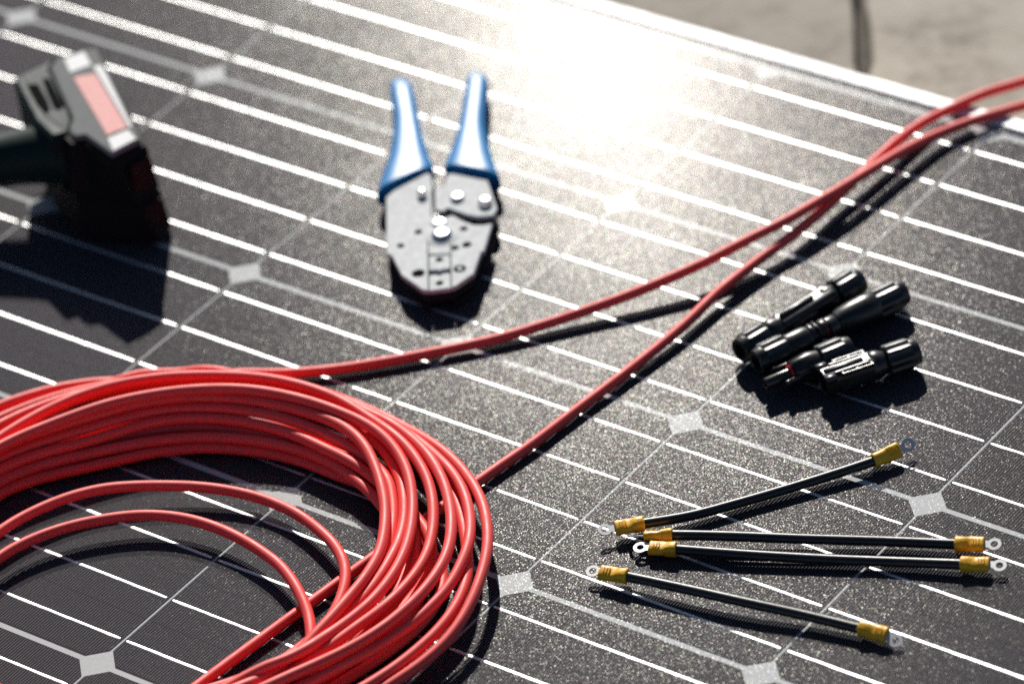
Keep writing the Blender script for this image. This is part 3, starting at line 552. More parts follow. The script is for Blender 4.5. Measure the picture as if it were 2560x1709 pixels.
  [(357.6,-63.6,16.1),(346.4,-68,16.2),(334.8,-71.5,16.2),(323.1,-74.3,16.2),(311.3,-76.4,16.1),(299.4,-77.4,16.1),(287.4,-77.5,16),(275.4,-76.6,16),(263.6,-74.9,15.9),(251.9,-72.2,15.9),(240.4,-68.7,15.8),(229.3,-64.4,15.7),(218.5,-59.2,15.6),(208.1,-53.2,15.5),(198.2,-46.4,15.4),(188.9,-38.9,15.3),(180.2,-30.6,15.2),(172.2,-21.7,15.2),(165,-12.2,15.1),(158.6,-2.1,15.1),(153,8.5,15.2),(148.4,19.6,15.3),(144.7,31,15.4),(142,42.7,15.6),(140.2,54.5,15.8),(139.2,66.4,16),(139.2,78.4,16.1),(139.9,90.4,16.2),(141.4,102.3,16.2),(143.7,114,16.1),(146.7,125.7,15.8),(150.5,137,15.5),(155,148.1,14.9),(160.3,158.8,14.3),(166.6,169,13.7),(173.9,178.4,13.2),(182.3,187,13),(191.4,194.7,12.9),(201.2,201.6,13),(211.5,207.8,13),(222.1,213.4,13.1),(233,218.4,13.2),(244.1,222.8,13.5),(255.6,226.3,13.8),(267.3,228.6,14.2),(279.2,229.7,14.6),(291.2,229.5,15.2),(303.1,228.5,16.1),(315,227.3,17),(326.9,226,17.7),(338.8,224.4,18.3),(350.4,221.8,18.9),(361.8,218.1,19.4),(372.9,213.6,19.9),(383.6,208.2,20.4),(393.8,202,20.8),(403.5,194.9,21.1),(412.7,187.2,21.3),(421.2,178.8,21.5),(429.3,169.9,21.5),(436.6,160.5,21.5),(443.2,150.4,21.5),(448.5,139.7,21.4),(452.3,128.4,21.3),(454.8,116.7,21.2),(456,104.8,21),(456.1,92.8,21),(455.2,80.9,20.8),(453,69.2,20.5),(449.5,57.7,20),(445,46.6,19.5),(440,35.8,19.2),(435.1,24.9,19.2),(430.1,13.9,19.1),(424.8,2.9,18.5),(419.3,-7.8,18),(413.5,-18.3,17.8),(407.3,-28.6,17.5),(400.2,-38.2,17.2),(392.1,-47,16.9),(383.3,-55.1,16.7),(373.7,-62.4,16.5),(371.2,-64,16.5)],
  [(371.2,-64,16.5),(360.9,-70.2,16.3),(350.2,-75.4,16.2),(339,-79.8,16),(327.6,-83.4,15.9),(315.9,-86,15.8),(304,-87.7,15.7),(292.1,-88.5,15.6),(280.1,-88.4,15.4),(268.2,-87.3,15.3),(256.4,-85.3,15),(244.8,-82.4,14.8),(233.4,-78.6,14.5),(222.4,-73.9,14.1),(211.8,-68.3,13.7),(201.6,-62,13.3),(191.9,-55,12.9),(182.8,-47.2,12.5),(174.2,-38.8,12.1),(166.3,-29.8,11.7),(159,-20.3,11.4),(152.4,-10.3,11.1),(146.5,0.1,10.9),(141.3,10.9,10.7),(136.8,22,10.6),(133,33.4,10.6),(130.1,45,10.6),(128,56.8,10.6),(126.7,68.7,10.6),(126.3,80.7,10.6),(126.8,92.6,10.6),(128.2,104.5,10.5),(130.4,116.3,10.3),(133.6,127.9,10),(137.6,139.1,9.7),(142.6,150,9.5),(148.6,160.3,9.4),(155.5,170.1,9.3),(163.2,179.2,9.2),(171.7,187.7,9.2),(180.8,195.5,9.1),(190.3,202.8,9.2),(200.1,209.6,9.2),(210.3,216,9.2),(220.8,221.9,9.1),(231.6,227.2,9.2),(242.7,231.6,9.2),(254.2,234.9,9.2),(266,236.8,9.2),(277.9,237.5,9.4),(289.9,237.3,9.7),(301.8,236.4,10.1),(313.7,235,10.7),(325.5,233,11.3),(337.2,230.5,12),(348.8,227.4,12.7),(360.2,223.9,13.5),(371.5,219.8,14.3),(382.5,215.2,15.1),(393.4,210.1,15.9),(403.8,204.4,16.7),(413.8,197.7,17.4),(423.1,190.2,17.8),(431.7,181.9,18.2),(439.6,172.9,18.4),(446.7,163.2,18.7),(452.6,152.8,18.8),(457.1,141.7,18.4),(460.5,130.3,17.6),(462.5,118.6,17),(463,106.6,16.5),(462.3,94.7,15.9),(460.4,82.9,15.4),(457.5,71.3,15),(453.7,59.9,14.5),(449.4,48.7,14.1),(445,37.6,13.7),(440.7,26.4,13.4),(436.4,15.2,13.2),(432.1,4,13.1),(427.5,-7.1,13),(422.4,-18,12.9),(416.6,-28.5,12.9),(410.1,-38.5,12.8),(402.7,-47.9,12.7),(394.4,-56.5,12.6),(385.3,-64.3,12.4)],
  [(385.3,-64.3,12.4),(375.5,-71.1,12.2),(365.1,-77.2,11.9),(354.3,-82.4,11.6),(343.2,-86.9,11.4),(331.8,-90.5,11),(320.1,-93.2,10.7),(308.3,-95.1,10.4),(296.4,-96.1,10.1),(284.4,-96.2,9.8),(272.4,-95.5,9.6),(260.6,-93.8,9.3),(248.8,-91.3,9.1),(237.4,-87.9,8.8),(226.1,-83.7,8.6),(215.3,-78.7,8.4),(204.8,-72.9,8.2),(194.7,-66.4,8),(185.2,-59.1,7.8),(176.1,-51.3,7.6),(167.7,-42.8,7.4),(159.8,-33.8,7.2),(152.5,-24.2,7),(145.9,-14.2,6.8),(140,-3.8,6.6),(134.7,7,6.4),(130.3,18.1,6.1),(126.7,29.5,5.9),(123.6,41,5.7),(121,52.7,5.5),(119.5,64.6,5.3),(118.9,76.3,5.1),(119.4,88.2,4.9),(120.8,100,4.7),(123.2,111.8,4.6),(126.5,123.2,4.4),(130.8,134.3,4.3),(135.9,144.8,4.3),(141.9,154.9,4),(149,164.5,3.6),(156.8,173.6,3.3),(165.2,182.2,3.1),(173.6,190.6,3.1),(182.7,198.1,3.1),(192.5,204.9,3.1),(202.4,211.7,3.1),(212.4,218.2,3.1),(222.8,223.7,3.1),(233.8,228.2,3.1),(245.1,232.2,3.1),(256.7,235,3.1),(268.5,236.5,3.1),(280.5,237,3.3),(292.4,236.7,3.7),(304.4,235.8,4.1),(316.3,234.3,4.7),(328.1,232.2,5.3),(339.8,229.6,6),(351.3,226.3,6.7),(362.6,222.4,7.5),(373.6,217.7,8.4),(384.3,212.4,9.4),(394.6,206.4,10.4),(404.5,199.7,11.2),(413.9,192.3,11.9),(422.8,184.3,12.5),(431.4,175.9,13),(439.6,167.2,13.3),(447.6,158.2,13.2),(455.2,149,13.2),(462,139.1,13.6),(467.5,128.5,13.8),(471.6,117.3,13.5),(474.1,105.6,13),(475,93.7,12.4),(474.6,81.8,11.9),(473.3,69.9,11.3),(471.1,58.1,10.8),(468.1,46.5,10.4),(464.7,35,10.2),(461.1,23.6,10.1),(457.1,12.3,9.9),(452.7,1.3,9.8),(447.7,-9.6,9.7),(442.2,-20.2,9.5),(436.3,-30.5,9.3),(429.7,-40.5,9.2),(422.5,-50.1,9.2),(414.7,-59.2,9.2),(406,-67.5,9.2),(396.8,-75,9.1),(391.9,-78.5,9.1)],
  [(391.9,-78.5,9.1),(381.8,-84.8,9),(371.2,-90.4,8.8),(360.2,-95.3,8.7),(349,-99.4,8.5),(337.5,-102.7,8.3),(325.8,-105.3,8.1),(313.9,-107,8),(302,-107.9,7.8),(290,-108,7.6),(278,-107.4,7.4),(266.1,-105.9,7.3),(254.4,-103.6,7.2),(242.8,-100.4,7),(231.5,-96.5,6.9),(220.6,-91.8,6.8),(210,-86.4,6.7),(199.8,-80.2,6.6),(190,-73.4,6.6),(180.7,-66,6.5),(171.9,-57.9,6.6),(163.6,-49.3,6.6),(155.9,-40.3,6.8),(148.7,-30.7,7),(142.1,-20.8,7.2),(136.1,-10.5,7.4),(130.8,0.2,7.4),(126.3,11.2,7),(122.4,22.4,6.2),(119.2,33.7,5),(116.5,45.2,4),(114.6,56.9,3.4),(113.5,68.8,3.1),(113.3,80.7,3.1),(114,92.6,3.1),(115.6,104.3,3.1),(118.1,115.9,3.1),(121.6,127.2,3.1),(126.1,138.2,3.1),(131.4,148.9,3.1),(137.6,159.1,3.1),(144.6,168.7,3.2),(152.3,177.6,3.5),(160.5,185.9,4.4),(168.8,194.4,6.3),(176.6,204.3,6.9),(184.9,213.5,4.7),(194.6,220.5,3.9),(205.5,225.7,5.9),(217.8,229.1,6.8),(229.4,232.9,4.7),(240.3,237,3.6),(251.7,240.2,3.6),(263.5,242,3.8),(275.6,242.8,4),(287.6,242.9,4.4),(299.5,242.3,4.9),(311.4,241.1,5.5),(323.3,239.3,6.2),(335,237,7.1),(346.7,234.3,8),(358.3,231.4,9),(369.7,228,10.1),(381,224,11.1),(391.9,219.1,12.2),(402.4,213.5,13.3),(412.6,207.2,14.4),(422.4,200.4,15.4),(431.7,192.9,16.4),(440.4,184.8,17.2),(448.5,176,17.8),(456.1,166.7,18.1),(462.8,156.8,18.2),(468.7,146.3,17.9),(473.7,135.5,17.4),(478,124.3,16.5),(481.3,112.9,15.3),(483.5,101.2,14),(484.1,89.4,12.6),(482.9,77.6,11.2),(480.3,66,9.8),(476.6,54.7,8.4),(472.5,43.5,7),(468.2,32.3,5.9),(463.9,21.1,5.2),(459.6,9.8,4.9),(455.3,-1.4,5),(450.8,-12.6,5.5),(445.9,-23.7,6.1),(440.4,-34.3,6.9),(434.1,-44.5,7.7),(427.1,-54.2,8.3),(419.3,-63.2,8.8),(410.7,-71.6,9.1),(401.4,-79.2,9.2),(398.9,-80.9,9.2)],
  [(398.9,-80.9,9.2),(388.9,-87.6,9.2),(378.5,-93.6,9.2),(367.7,-98.8,9.1),(356.6,-103.3,9),(345.2,-107,8.9),(333.6,-110,8.7),(321.8,-112.3,8.6),(309.9,-113.8,8.4),(298,-114.4,8.3),(286,-114.3,8.1),(274.1,-113.3,8),(262.2,-111.5,7.8),(250.5,-109,7.7),(239,-105.6,7.5),(227.7,-101.5,7.3),(216.7,-96.6,7.2),(206,-91,7),(195.7,-84.8,6.8),(185.8,-77.9,6.6),(176.4,-70.3,6.4),(167.5,-62.2,6.1),(159.2,-53.4,5.8),(151.5,-44.2,5.4),(144.4,-34.5,4.9),(138,-24.3,4.4),(132.3,-13.7,4),(127,-2.9,3.8),(122.1,8.2,3.9),(117.6,19.5,4.5),(114,31.2,5.5),(111.6,43.1,6.5),(110.1,55.2,7),(109.3,67.3,7.2),(109.1,79.5,7.3),(109.8,91.7,7.4),(111.4,103.7,7.4),(113.8,115.6,7.3),(117.2,127.3,7.2),(121.6,138.7,7.1),(126.8,149.8,6.9),(132.8,160.5,6.5),(139.6,170.7,6),(147.2,180.3,5.1),(155.6,189.1,4.1),(165.3,196.6,3.3),(176,202.5,3.2),(186.5,208.4,3.4),(196.5,215,3.6),(206.3,221.8,3.3),(215.7,229.6,3.1),(225.6,236.8,3.1),(236.5,242.3,3.2),(247.1,247.6,3.3),(257.2,254,3.3),(267,260.9,3.3),(276.3,268.3,3.3),(278.6,270.3,3.3)],
  [(278.6,270.3,3.3),(287.4,278.3,3.3),(296.1,286.6,3.3),(304.5,295.2,3.3),(312.8,303.9,3.3),(321.1,312.6,3.3),(329.2,321.4,3.4),(337.1,330.4,3.5),(344.7,339.8,3.8),(351.8,349.4,4.3),(358.8,359.1,4.8),(365.8,368.9,5.5),(372.7,378.7,6.2),(379.5,388.5,7.1),(386.1,398.5,8),(392.5,408.6,9),(398.6,418.9,10),(404.4,429.3,11),(409.7,440.1,11.9),(414.4,451.1,12.7),(418.7,462.2,13.4),(423,473.5,13.9),(427.2,484.7,14.1),(430.9,496.1,14.2),(433.7,507.7,14.1),(436.3,519.5,13.9),(438.9,531.2,13.6),(441.2,542.9,13.2),(443.1,554.8,12.6),(444.9,566.6,11.8),(446.6,578.5,10.9),(448.5,590.3,9.8),(450.6,602,8.5),(453.2,613.6,7.1),(456.6,625.1,5.8),(461.1,636.1,4.9),(466.7,646.6,4.5),(472.4,657.1,3.7),(477.3,668,2.1),(480.9,679,-0.5),(483.5,690.3,-3.8),(485.7,701.5,-7.4),(488.2,712.6,-11.3),(490.8,723.6,-15.3),(493.5,734.6,-19.4),(496.2,745.5,-23.5),(496.9,748.3,-24.5)]
]
STRAIGHT_CABLE = [(382.2,-5.6,3.1),(382.2,12.5,3.1),(396.6,129,3.1),(409,221.6,3.1),(415,260.2,3.2),(419.2,300.1,3.4),(424.3,343.8,4),(428.1,386.1,5.2),(428.7,424.9,6.5),(432.2,461.5,7.2),(435.4,485.4,7.4),(437.2,512.4,7.2),(437.4,536.2,7.2),(437.9,564.2,8.5),(438.3,590.3,9),(438.8,610.9,8),(440.6,629.5,6.2),(445.4,648.6,4.7),(453.7,672.2,3.5),(464.9,698,0),(470.5,729,-8),(479.7,779.2,-25)]

CR = 3.1
def up(pts):
    return [(x, y, z + GT) for x, y, z in pts]
coil = thing('cable_coil', (299, 72, GT), 'thick coil of red cable in the foreground with one long lead leaving it', 'cable')
segs = COIL[:-2] + [COIL[-2] + COIL[-1][1:]]
for k, pts in enumerate(segs):
    mb = MB()
    tube(mb, catmull(up(pts), 3), CR, 14, cap=(k in (0, len(segs) - 1)))
    mb.build('cable_turn' if k < len(segs) - 1 else 'cable_lead', M['red'], coil, angle=80)
mb = MB()
tube(mb, catmull(up(STRAIGHT_CABLE), 8), CR, 14)
sc = mb.build('red_cable', M['red'], None, angle=80)
tag(sc, 'straight red cable passing underneath the coil and away over the panel edge', 'cable')

# ------------------------------------------------------------------ black jumper leads with yellow ring terminals
TOCAM = (Vector(cam.location) - Vector((0.6, 0.25, 0))).normalized()
def roll_frame(axd, roll):
    axd = axd.normalized()
    n = Vector((0, 0, 1)) - axd * axd.z
    n.normalize()
    q1 = Matrix.Rotation(roll, 3, axd) @ n
    q2 = Matrix.Rotation(-roll, 3, axd) @ n
    n = q1 if (q1.dot(TOCAM) > q2.dot(TOCAM)) == (roll > 0) else q2
    if roll < 0:
        n = q1 if q1.dot(TOCAM) < q2.dot(TOCAM) else q2
    return axd, n, n.cross(axd)
def ring_lug(tip, inner, roll, root):
    """flat ring on a short tongue; tip is the ring centre, inner the sleeve mouth"""
    tip, inner = Vector(tip), Vector(inner)
    X, N, Y = roll_frame(tip - inner, roll)
    mb = MB(); ro, ri, th = 3.8, 2.0, 0.8
    n = 28
    rg = []
    for r_, z in ((ro, -th / 2), (ro, th / 2), (ri, th / 2), (ri, -th / 2)):
        rg.append([tip + X * (r_ * math.cos(2 * math.pi * k / n)) + Y * (r_ * math.sin(2 * math.pi * k / n)) + N * z for k in range(n)])
    rg.append(rg[0])
    vs_ = [p for r_ in rg[:4] for p in r_]
    fs = [(a * n + k, a * n + (k + 1) % n, ((a + 1) % 4) * n + (k + 1) % n, ((a + 1) % 4) * n + k) for a in range(4) for k in range(n)]
    mb.add(vs_, fs)
    d = (tip - inner).length
    mid = tip - X * ((d + 5) / 2 + ri * 0.6)
    mb.box(mid, (max(1.0, d + 5 - ri * 1.2), 4.4, th * 0.86), X, Y, N)
    return mb.build('ring_lug', M['tin'], root, angle=35)
def sleeve(outer, inner, roll, root, seed):
    """yellow vinyl sleeve: round over the jacket, pinched flat over the crimp"""
    rnd = random.Random(seed)
    outer, inner = Vector(outer), Vector(inner)        # outer = lug side, inner = cable side
    X, N, Y = roll_frame(outer - inner, roll)
    L = (outer - inner).length
    st = [(-0.02, 3.55, 3.55), (0.0, 3.95, 3.95), (0.05, 4.0, 4.0), (0.22, 3.95, 3.85), (0.36, 4.0, 3.5), (0.44, 4.25, 2.9), (0.54, 4.45, 2.55), (0.66, 4.4, 2.75), (0.76, 4.3, 2.95), (0.84, 4.35, 2.75), (0.93, 4.5, 2.6), (0.985, 4.45, 2.6), (1.0, 4.1, 2.2), (0.985, 3.3, 1.3)]
    n = 28; rg = []
    ph = rnd.uniform(0, 6.28); cre = rnd.uniform(0.3, 0.6)
    for u, a, b in st:
        ring = []
        for k in range(n):
            an = 2 * math.pi * k / n
            ca, sa = math.cos(an), math.sin(an)
            e = 2.6
            q = (abs(ca) ** e + abs(sa) ** e) ** (-1 / e)
            w = 1.0
            if 0.1 < u < 0.95:
                w += 0.045 * math.sin(3 * an + ph + u * 9) * math.sin(math.pi * (u - 0.1) / 0.85)
                w -= 0.16 * math.exp(-((u - cre) / 0.13) ** 2) * max(0.0, math.sin(an - 0.5 + ph * 0.05)) ** 6
            ring.append(inner + X * (u * L) + Y * (a * q * ca * w) + N * (b * q * sa * w))
        rg.append(ring)
    mb = MB(); mb.rings(rg, cap0=True, cap1=True)
    s = mb.build('terminal_sleeve', M['yellow'], root, angle=70)
    # stamped crimp pads
    mk = MB()
    for u in (0.62, 0.72, 0.82):
        mk.box(inner + X * (u * L) + N * (2.78 + 0.12), (0.55, 3.4, 0.5), X, Y, N)
    mk.build('crimp_mark', M['yellow'], s, angle=30)
    return s
def jumper(pts, rolls, label, seed):
    pts = [Vector((x, y, z + GT)) for x, y, z in pts]
    base = pts[len(pts) // 2]
    t_ = thing('jumper_cable', (base.x, base.y, GT), label, 'cable', 'black jumper cables with yellow terminals')
    c = pts[2:-2]
    path = [pts[2] + (pts[1] - pts[2]) * 0.35] + c + [pts[-3] + (pts[-2] - pts[-3]) * 0.35]
    mb = MB(); tube(mb, catmull(path, 10), 2.85, 18)
    mb.build('cable_jacket', M['black_jacket'], t_, angle=60)
    sleeve(pts[1], pts[2], rolls[0], t_, seed)
    sleeve(pts[-2], pts[-3], rolls[1], t_, seed + 1)
    ring_lug(pts[0], pts[1], rolls[0], t_)
    ring_lug(pts[-1], pts[-2], rolls[1], t_)
    return t_
jumper([(498.6, 213.2, 6.5), (502.4, 217.3, 6.0), (512.9, 228.7, 5.2), (530.8, 247.4, 4.2), (547.0, 269.2, 3.6), (563.2, 291.4, 3.6), (579.2, 314.0, 4.0), (592.6, 333.2, 4.8), (600.1, 347.5, 5.6), (602.6, 352.6, 6.2)],
       (R(17), R(50)), 'bent black cable of the four, slanting up to the connectors, yellow ends', 21)
jumper([(514.6, 217.6, 5), (519.5, 220.4, 5.0), (532.8, 227.7, 5.4), (560.2, 240.9, 5.6), (597.4, 258.6, 5.0), (633.8, 276.8, 4.2), (670.2, 292.8, 4.4), (684.0, 299.3, 4.8), (688.8, 301.6, 5)],
       (R(-35), R(16)), 'black cable with yellow ends, the upper one of the close parallel pair', 31)
jumper([(523.0, 211.5, 4.5), (527.3, 213.6, 4.6), (540.8, 219.4, 4.4), (577.1, 234.0, 4.0), (614.7, 250.5, 3.4), (651.8, 267.3, 3.4), (681.6, 279.9, 4.2), (695.2, 286.3, 4.6), (700.2, 288.2, 4.4)],
       (R(6), R(14)), 'black cable with yellow ends, the lower one of the close parallel pair', 41)
def printed(text, path, s0, size, side, root, mat):
    """flat lettering wrapped round the flank of a cable"""
    cu = bpy.data.curves.new('lettering', 'FONT'); cu.body = text; cu.size = size; cu.resolution_u = 2
    tmp = bpy.data.objects.new('lettering', cu); COL.objects.link(tmp)
    bpy.context.view_layer.update()
    me = bpy.data.meshes.new_from_object(tmp.evaluated_get(bpy.context.evaluated_depsgraph_get()))
    bpy.data.objects.remove(tmp, do_unlink=True)
    P = [Vector(p) for p in path]; d = [0.0]
    for a, b in zip(P, P[1:]): d.append(d[-1] + (b - a).length)
    off = origin_of(root)
    for v in me.vertices:
        q = min(max(s0 + v.co.x, 0.0), d[-1] - 0.01)
        i = max(k for k in range(len(d)) if d[k] <= q)
        i = min(i, len(P) - 2)
        tg = (P[i + 1] - P[i]).normalized(); c = P[i] + tg * (q - d[i])
        Zv = (Vector((0, 0, 1)) - tg * tg.z).normalized(); Yv = Zv.cross(tg)
        if Yv.dot(TOCAM) < 0: Yv = -Yv
        an = side + v.co.y / 2.9
        v.co = (c + (Yv * math.cos(an) + Zv * math.sin(an)) * 2.9) * MM - off
    me.materials.append(mat)
    o = bpy.data.objects.new('print_mark', me); COL.objects.link(o); o.parent = root
    return o
M['print'] = simple('faded_blue_grey_print', (0.055, 0.075, 0.11), 0.6, spec=0.2)
j4 = jumper([(512.9, 182.0, 5.5), (516.8, 183.0, 5.6), (532.0, 186.7, 5.8), (568.9, 192.6, 6.4), (601.5, 198.2, 6.2), (632.9, 204.9, 5.0), (663.9, 209.9, 4.4), (679.0, 212.0, 4.4), (684.8, 211.2, 3.4)],
       (R(14), R(20)), 'black cable with yellow ends lying lowest and apart, closest to the bottom edge', 51)
j4p = catmull([(532.0, 186.7, 5.8 + GT), (568.9, 192.6, 6.4 + GT), (601.5, 198.2, 6.2 + GT), (632.9, 204.9, 5.0 + GT), (663.9, 209.9, 4.4 + GT)], 10)
printed('01220  7002  1 20071 SC', j4p, 34, 2.6, 0.25, next(c for c in j4.children if c.name.startswith('cable_jacket')), M['print'])

# ------------------------------------------------------------------ black solar connectors
def ribs(nrib, depth):
    return lambda s, a: 1.0 - depth * (0.5 - 0.5 * max(-1, min(1, 2.6 * math.cos(nrib * a))))
def nut(ax, s0, s1, r, root, front_first=True):
    """fluted cap: wide flats between grooves, smooth collar at the rear with an open cable throat"""
    mb = MB(); d = 1 if s1 > s0 else -1; L = abs(s1 - s0)
    S = lambda u: s0 + d * u
    lathe(mb, ax, [(S(0), r * 0.90), (S(0.7), r * 0.985), (S(1.2), r), (S(L * 0.72), r), (S(L * 0.76), r * 0.985)], 72, ribs(9, 0.085), cap0=True, cap1=False)
    lathe(mb, ax, [(S(L * 0.70), r * 0.90), (S(L * 0.80), r * 0.90), (S(L * 0.90), r * 0.86), (S(L), r * 0.80), (S(L), r * 0.50), (S(L * 0.7), r * 0.45)], 40, cap0=False)
    return mb.build('lock_nut', M['plastic'], root, angle=28)
def conn_thing(A, label):
    return thing('cable_connector', (A[0], A[1], GT), label, 'connector', 'loose black cable connectors')
HZ = 9.2 + GT
def boxy(e):
    def f(s, a):
        c, s_ = abs(math.cos(a)), abs(math.sin(a))
        return (c ** e + s_ ** e) ** (-1 / e)
    return f
# mated pair lying at the back
t_ = conn_thing((485, 424), 'long black connector pair lying farthest back, beside the red cables')
ax = Axis((474.6, 379.0, HZ), (496.6, 467.6, HZ)); L = ax.len
nut(ax, 19, 0, 9.0, t_); nut(ax, L - 19, L, 9.0, t_)
mb = MB(); lathe(mb, ax, [(18.5, 6.2), (20, 7.6), (24, 8.0), (27, 7.3), (30, 6.9), (34, 6.8)], 40); mb.build('collar', M['plastic'], t_)
mb = MB(); lathe(mb, ax, [(29, 5.5), (30, 6.6), (58, 6.9), (64, 7.3), (68, 7.6), (70.5, 6.0)], 44, boxy(4.0)); b_ = mb.build('body', M['plastic'], t_)
mb = MB(); rbox(mb, ax, 31, 56, -1.5, 1.5, 6.4, 8.6, 0.7); mb.build('ridge', M['plastic'], b_)
for sg in (-1, 1):
    mb = MB(); rbox(mb, ax, 34, 52, sg * 7.2 - 1.0, sg * 7.2 + 1.0, -3, 3.4, 0.6); mb.build('latch', M['plastic'], t_)
mb = MB(); lathe(mb, ax, [(60, 5.8), (62, 7.4), (66, 7.9), (70, 7.2), (72, 6.4)], 40); mb.build('collar', M['plastic'], t_)
# second pair, not pushed fully home
t_ = conn_thing((506, 421), 'long black connector pair with a smooth swollen body and half joined middle')
ax = Axis((488.6, 374.2, HZ), (525.4, 469.0, HZ)); L = ax.len
nut(ax, 20, 0, 9.0, t_)
mb = MB(); lathe(mb, ax, [(19, 6.0), (20, 7.0), (21.5, 7.4), (33, 7.3), (35.5, 6.6), (36, 5.4)], 40); mb.build('collar', M['plastic'], t_)
mb = MB()
lathe(mb, ax, [(35, 4.6), (46, 4.6), (49, 5.2), (60, 5.2)], 32)
rbox(mb, ax, 36, 39.2, -3.6, 3.6, -4, 6.6, 0.6); rbox(mb, ax, 40.2, 42.2, -4.6, 4.6, -4, 6.2, 0.6); rbox(mb, ax, 43, 48.2, -3.2, 3.2, -1, 6.3, 0.6)
mb.build('latch', M['plastic'], t_)
mb = MB(); lathe(mb, ax, [(45.8, 4.0), (45.9, 4.8), (46.6, 5.1), (47.3, 4.8), (47.4, 4.0)], 32); mb.build('seal_ring', M['seal'], t_)
mb = MB(); lathe(mb, ax, [(48, 4.8), (48.4, 6.2), (54, 6.3), (55, 5.6)], 36); mb.build('collar', M['plastic'], t_)
mb = MB(); lathe(mb, ax, [(54, 4.6), (55, 6.6), (59, 7.9), (66, 8.7), (74, 9.0), (81, 9.0), (82, 8.2)], 48, lambda s, a: 1.0 - 0.10 * max(0.0, math.cos(2 * a)) * max(0.0, 1 - (s - 55) / 20)); mb.build('body', M['plastic'], t_)
nut(ax, L - 21, L, 9.1, t_)
# plug half with its bare tube
t_ = conn_thing((515, 385), 'short black connector half with a bare tube and a red sealing ring')
ax = Axis((504.0, 360.0, HZ - 0.4), (528.0, 410.0, HZ - 0.4)); L = ax.len
mb = MB(); lathe(mb, ax, [(17, 3.5), (1.0, 3.45), (0.2, 3.2), (0, 2.7), (0.4, 2.1), (9, 2.0)], 32, cap0=False); mb.build('pin_tube', M['pinblack'], t_)
mb = MB(); lathe(mb, ax, [(15.6, 3.3), (15.7, 4.6), (16.5, 5.2), (17.3, 4.6), (17.4, 3.3)], 32); mb.build('seal_ring', M['seal'], t_)
mb = MB(); lathe(mb, ax, [(17.2, 4.2), (17.4, 6.4), (19, 7.3), (24, 7.9), (28, 8.1), (32, 7.5), (35, 6.8)], 44, lambda s, a: 1 - 0.05 * (1 + math.cos(6 * a)) * (1 if s < 26 else 0)); mb.build('body', M['plastic'], t_)
for sg in (-1, 1):
    mb = MB(); rbox(mb, ax, 9.5, 26, sg * 7.2 - 1.0, sg * 7.2 + 1.0, -1.6, 2.2, 0.6); rbox(mb, ax, 9.0, 12.5, sg * 7.8 - 1.3, sg * 7.8 + 1.3, -1.8, 2.4, 0.6); mb.build('latch', M['plastic'], t_)
nut(ax, L - 20, L, 8.9, t_)
# socket half with slotted top
t_ = conn_thing((548, 400), 'black connector half with slotted flat top and open mouth, closest to the cut cables')
ax = Axis((532.0, 375.6, HZ - 0.2), (562.6, 424.9, HZ - 0.2)); L = ax.len
mb = MB(); lathe(mb, ax, [(4, 5.2), (0.6, 5.4), (0, 6.2), (0.6, 6.9), (24, 7.1), (28, 7.6), (31, 7.2)], 48, boxy(3.6), cap0=False); b_ = mb.build('body', M['plastic'], t_)
mb = MB(); rbox(mb, ax, 1.5, 25, -1.5, 1.5, 6.5, 7.9, 0.4); mb.build('ridge', M['plastic'], b_)
for sg in (-1, 1):
    mb = MB()
    rbox(mb, ax, -0.6, 6, sg * 6.2 - 2.2, sg * 6.2 + 2.2, 3.2, 7.6, 0.6)
    mb.build('latch', M['plastic'], t_)
    mb = MB()
    rbox(mb, ax, 6.2, 27, sg * 4.2 - 0.6, sg * 4.2 + 0.6, 6.2, 7.7, 0.35)
    rbox(mb, ax, 9.5, 29, sg * 7.0 - 0.6, sg * 7.0 + 0.6, 4.6, 7.3, 0.35)
    for s in (9.8, 18.6, 27.4):
        rbox(mb, ax, s, s + 1.3, sg * 5.6 - 1.6, sg * 5.6 + 1.6, 5.6, 7.1, 0.3)
    mb.build('slot_rail', M['plastic'], t_, angle=30)
mb = MB(); lathe(mb, ax, [(27, 6.4), (29, 7.9), (32, 8.3), (35, 7.8), (37, 6.8), (38.5, 6.4)], 40); mb.build('collar', M['plastic'], t_)
nut(ax, L - 19.5, L, 9.1, t_)

# ------------------------------------------------------------------ crimping pliers
PO = Vector((257.4, 387.9)); YD = Vector((-0.60567, 0.79571)); XD = Vector((YD.y, -YD.x))
def pf(x, y, z):
    q = PO + XD * x + YD * y
    return (q.x, q.y, z + GT)
pl = thing('crimping_pliers', (257.4, 387.9, GT), 'crimping pliers with blue handles and silver plate jaws', 'pliers')
main_poly = [(-32.7, 48.3), (-28.5, 54.1), (-7.9, 69.4), (-5.8, 66.1), (-5.2, 55.0), (-4.4, 29.9), (-2.9, 20.9), (1.3, 19.1), (6.8, 21.3), (13.4, 13.6), (19.3, 8.7), (24.1, 7.8), (30.1, 8.2), (25.0, -19.4), (23.2, -20.7), (18.8, -41.3), (8.7, -51.8), (5.7, -53.4), (5.5, -19.0), (-7.9, -17.0), (-7.9, -53.9), (-11.5, -52.3), (-23.4, -35.1), (-29.1, -14.7), (-32.4, -10.9)]
lever_poly = [(-4.0, 54.8), (2.4, 54.7), (4.0, 67.1), (7.6, 66.3), (27.8, 55.3), (33.2, 24.9), (30.9, 17.7), (21.8, 17.8), (14.7, 21.4), (3.8, 30.4), (1.4, 27.1), (-3.4, 29.6)]
def plate(name, poly, z0, z1, mat, root=pl, bev=0.5):
    mb = MB(); mb.prism(poly, z0, z1, bev, pf); return mb.build(name, mat, root, angle=30)
core = inset([p for p in main_poly[::-1]], 2.2)
jaw = plate('jaw_plate', main_poly, 11.2, 14.2, M['plate'])
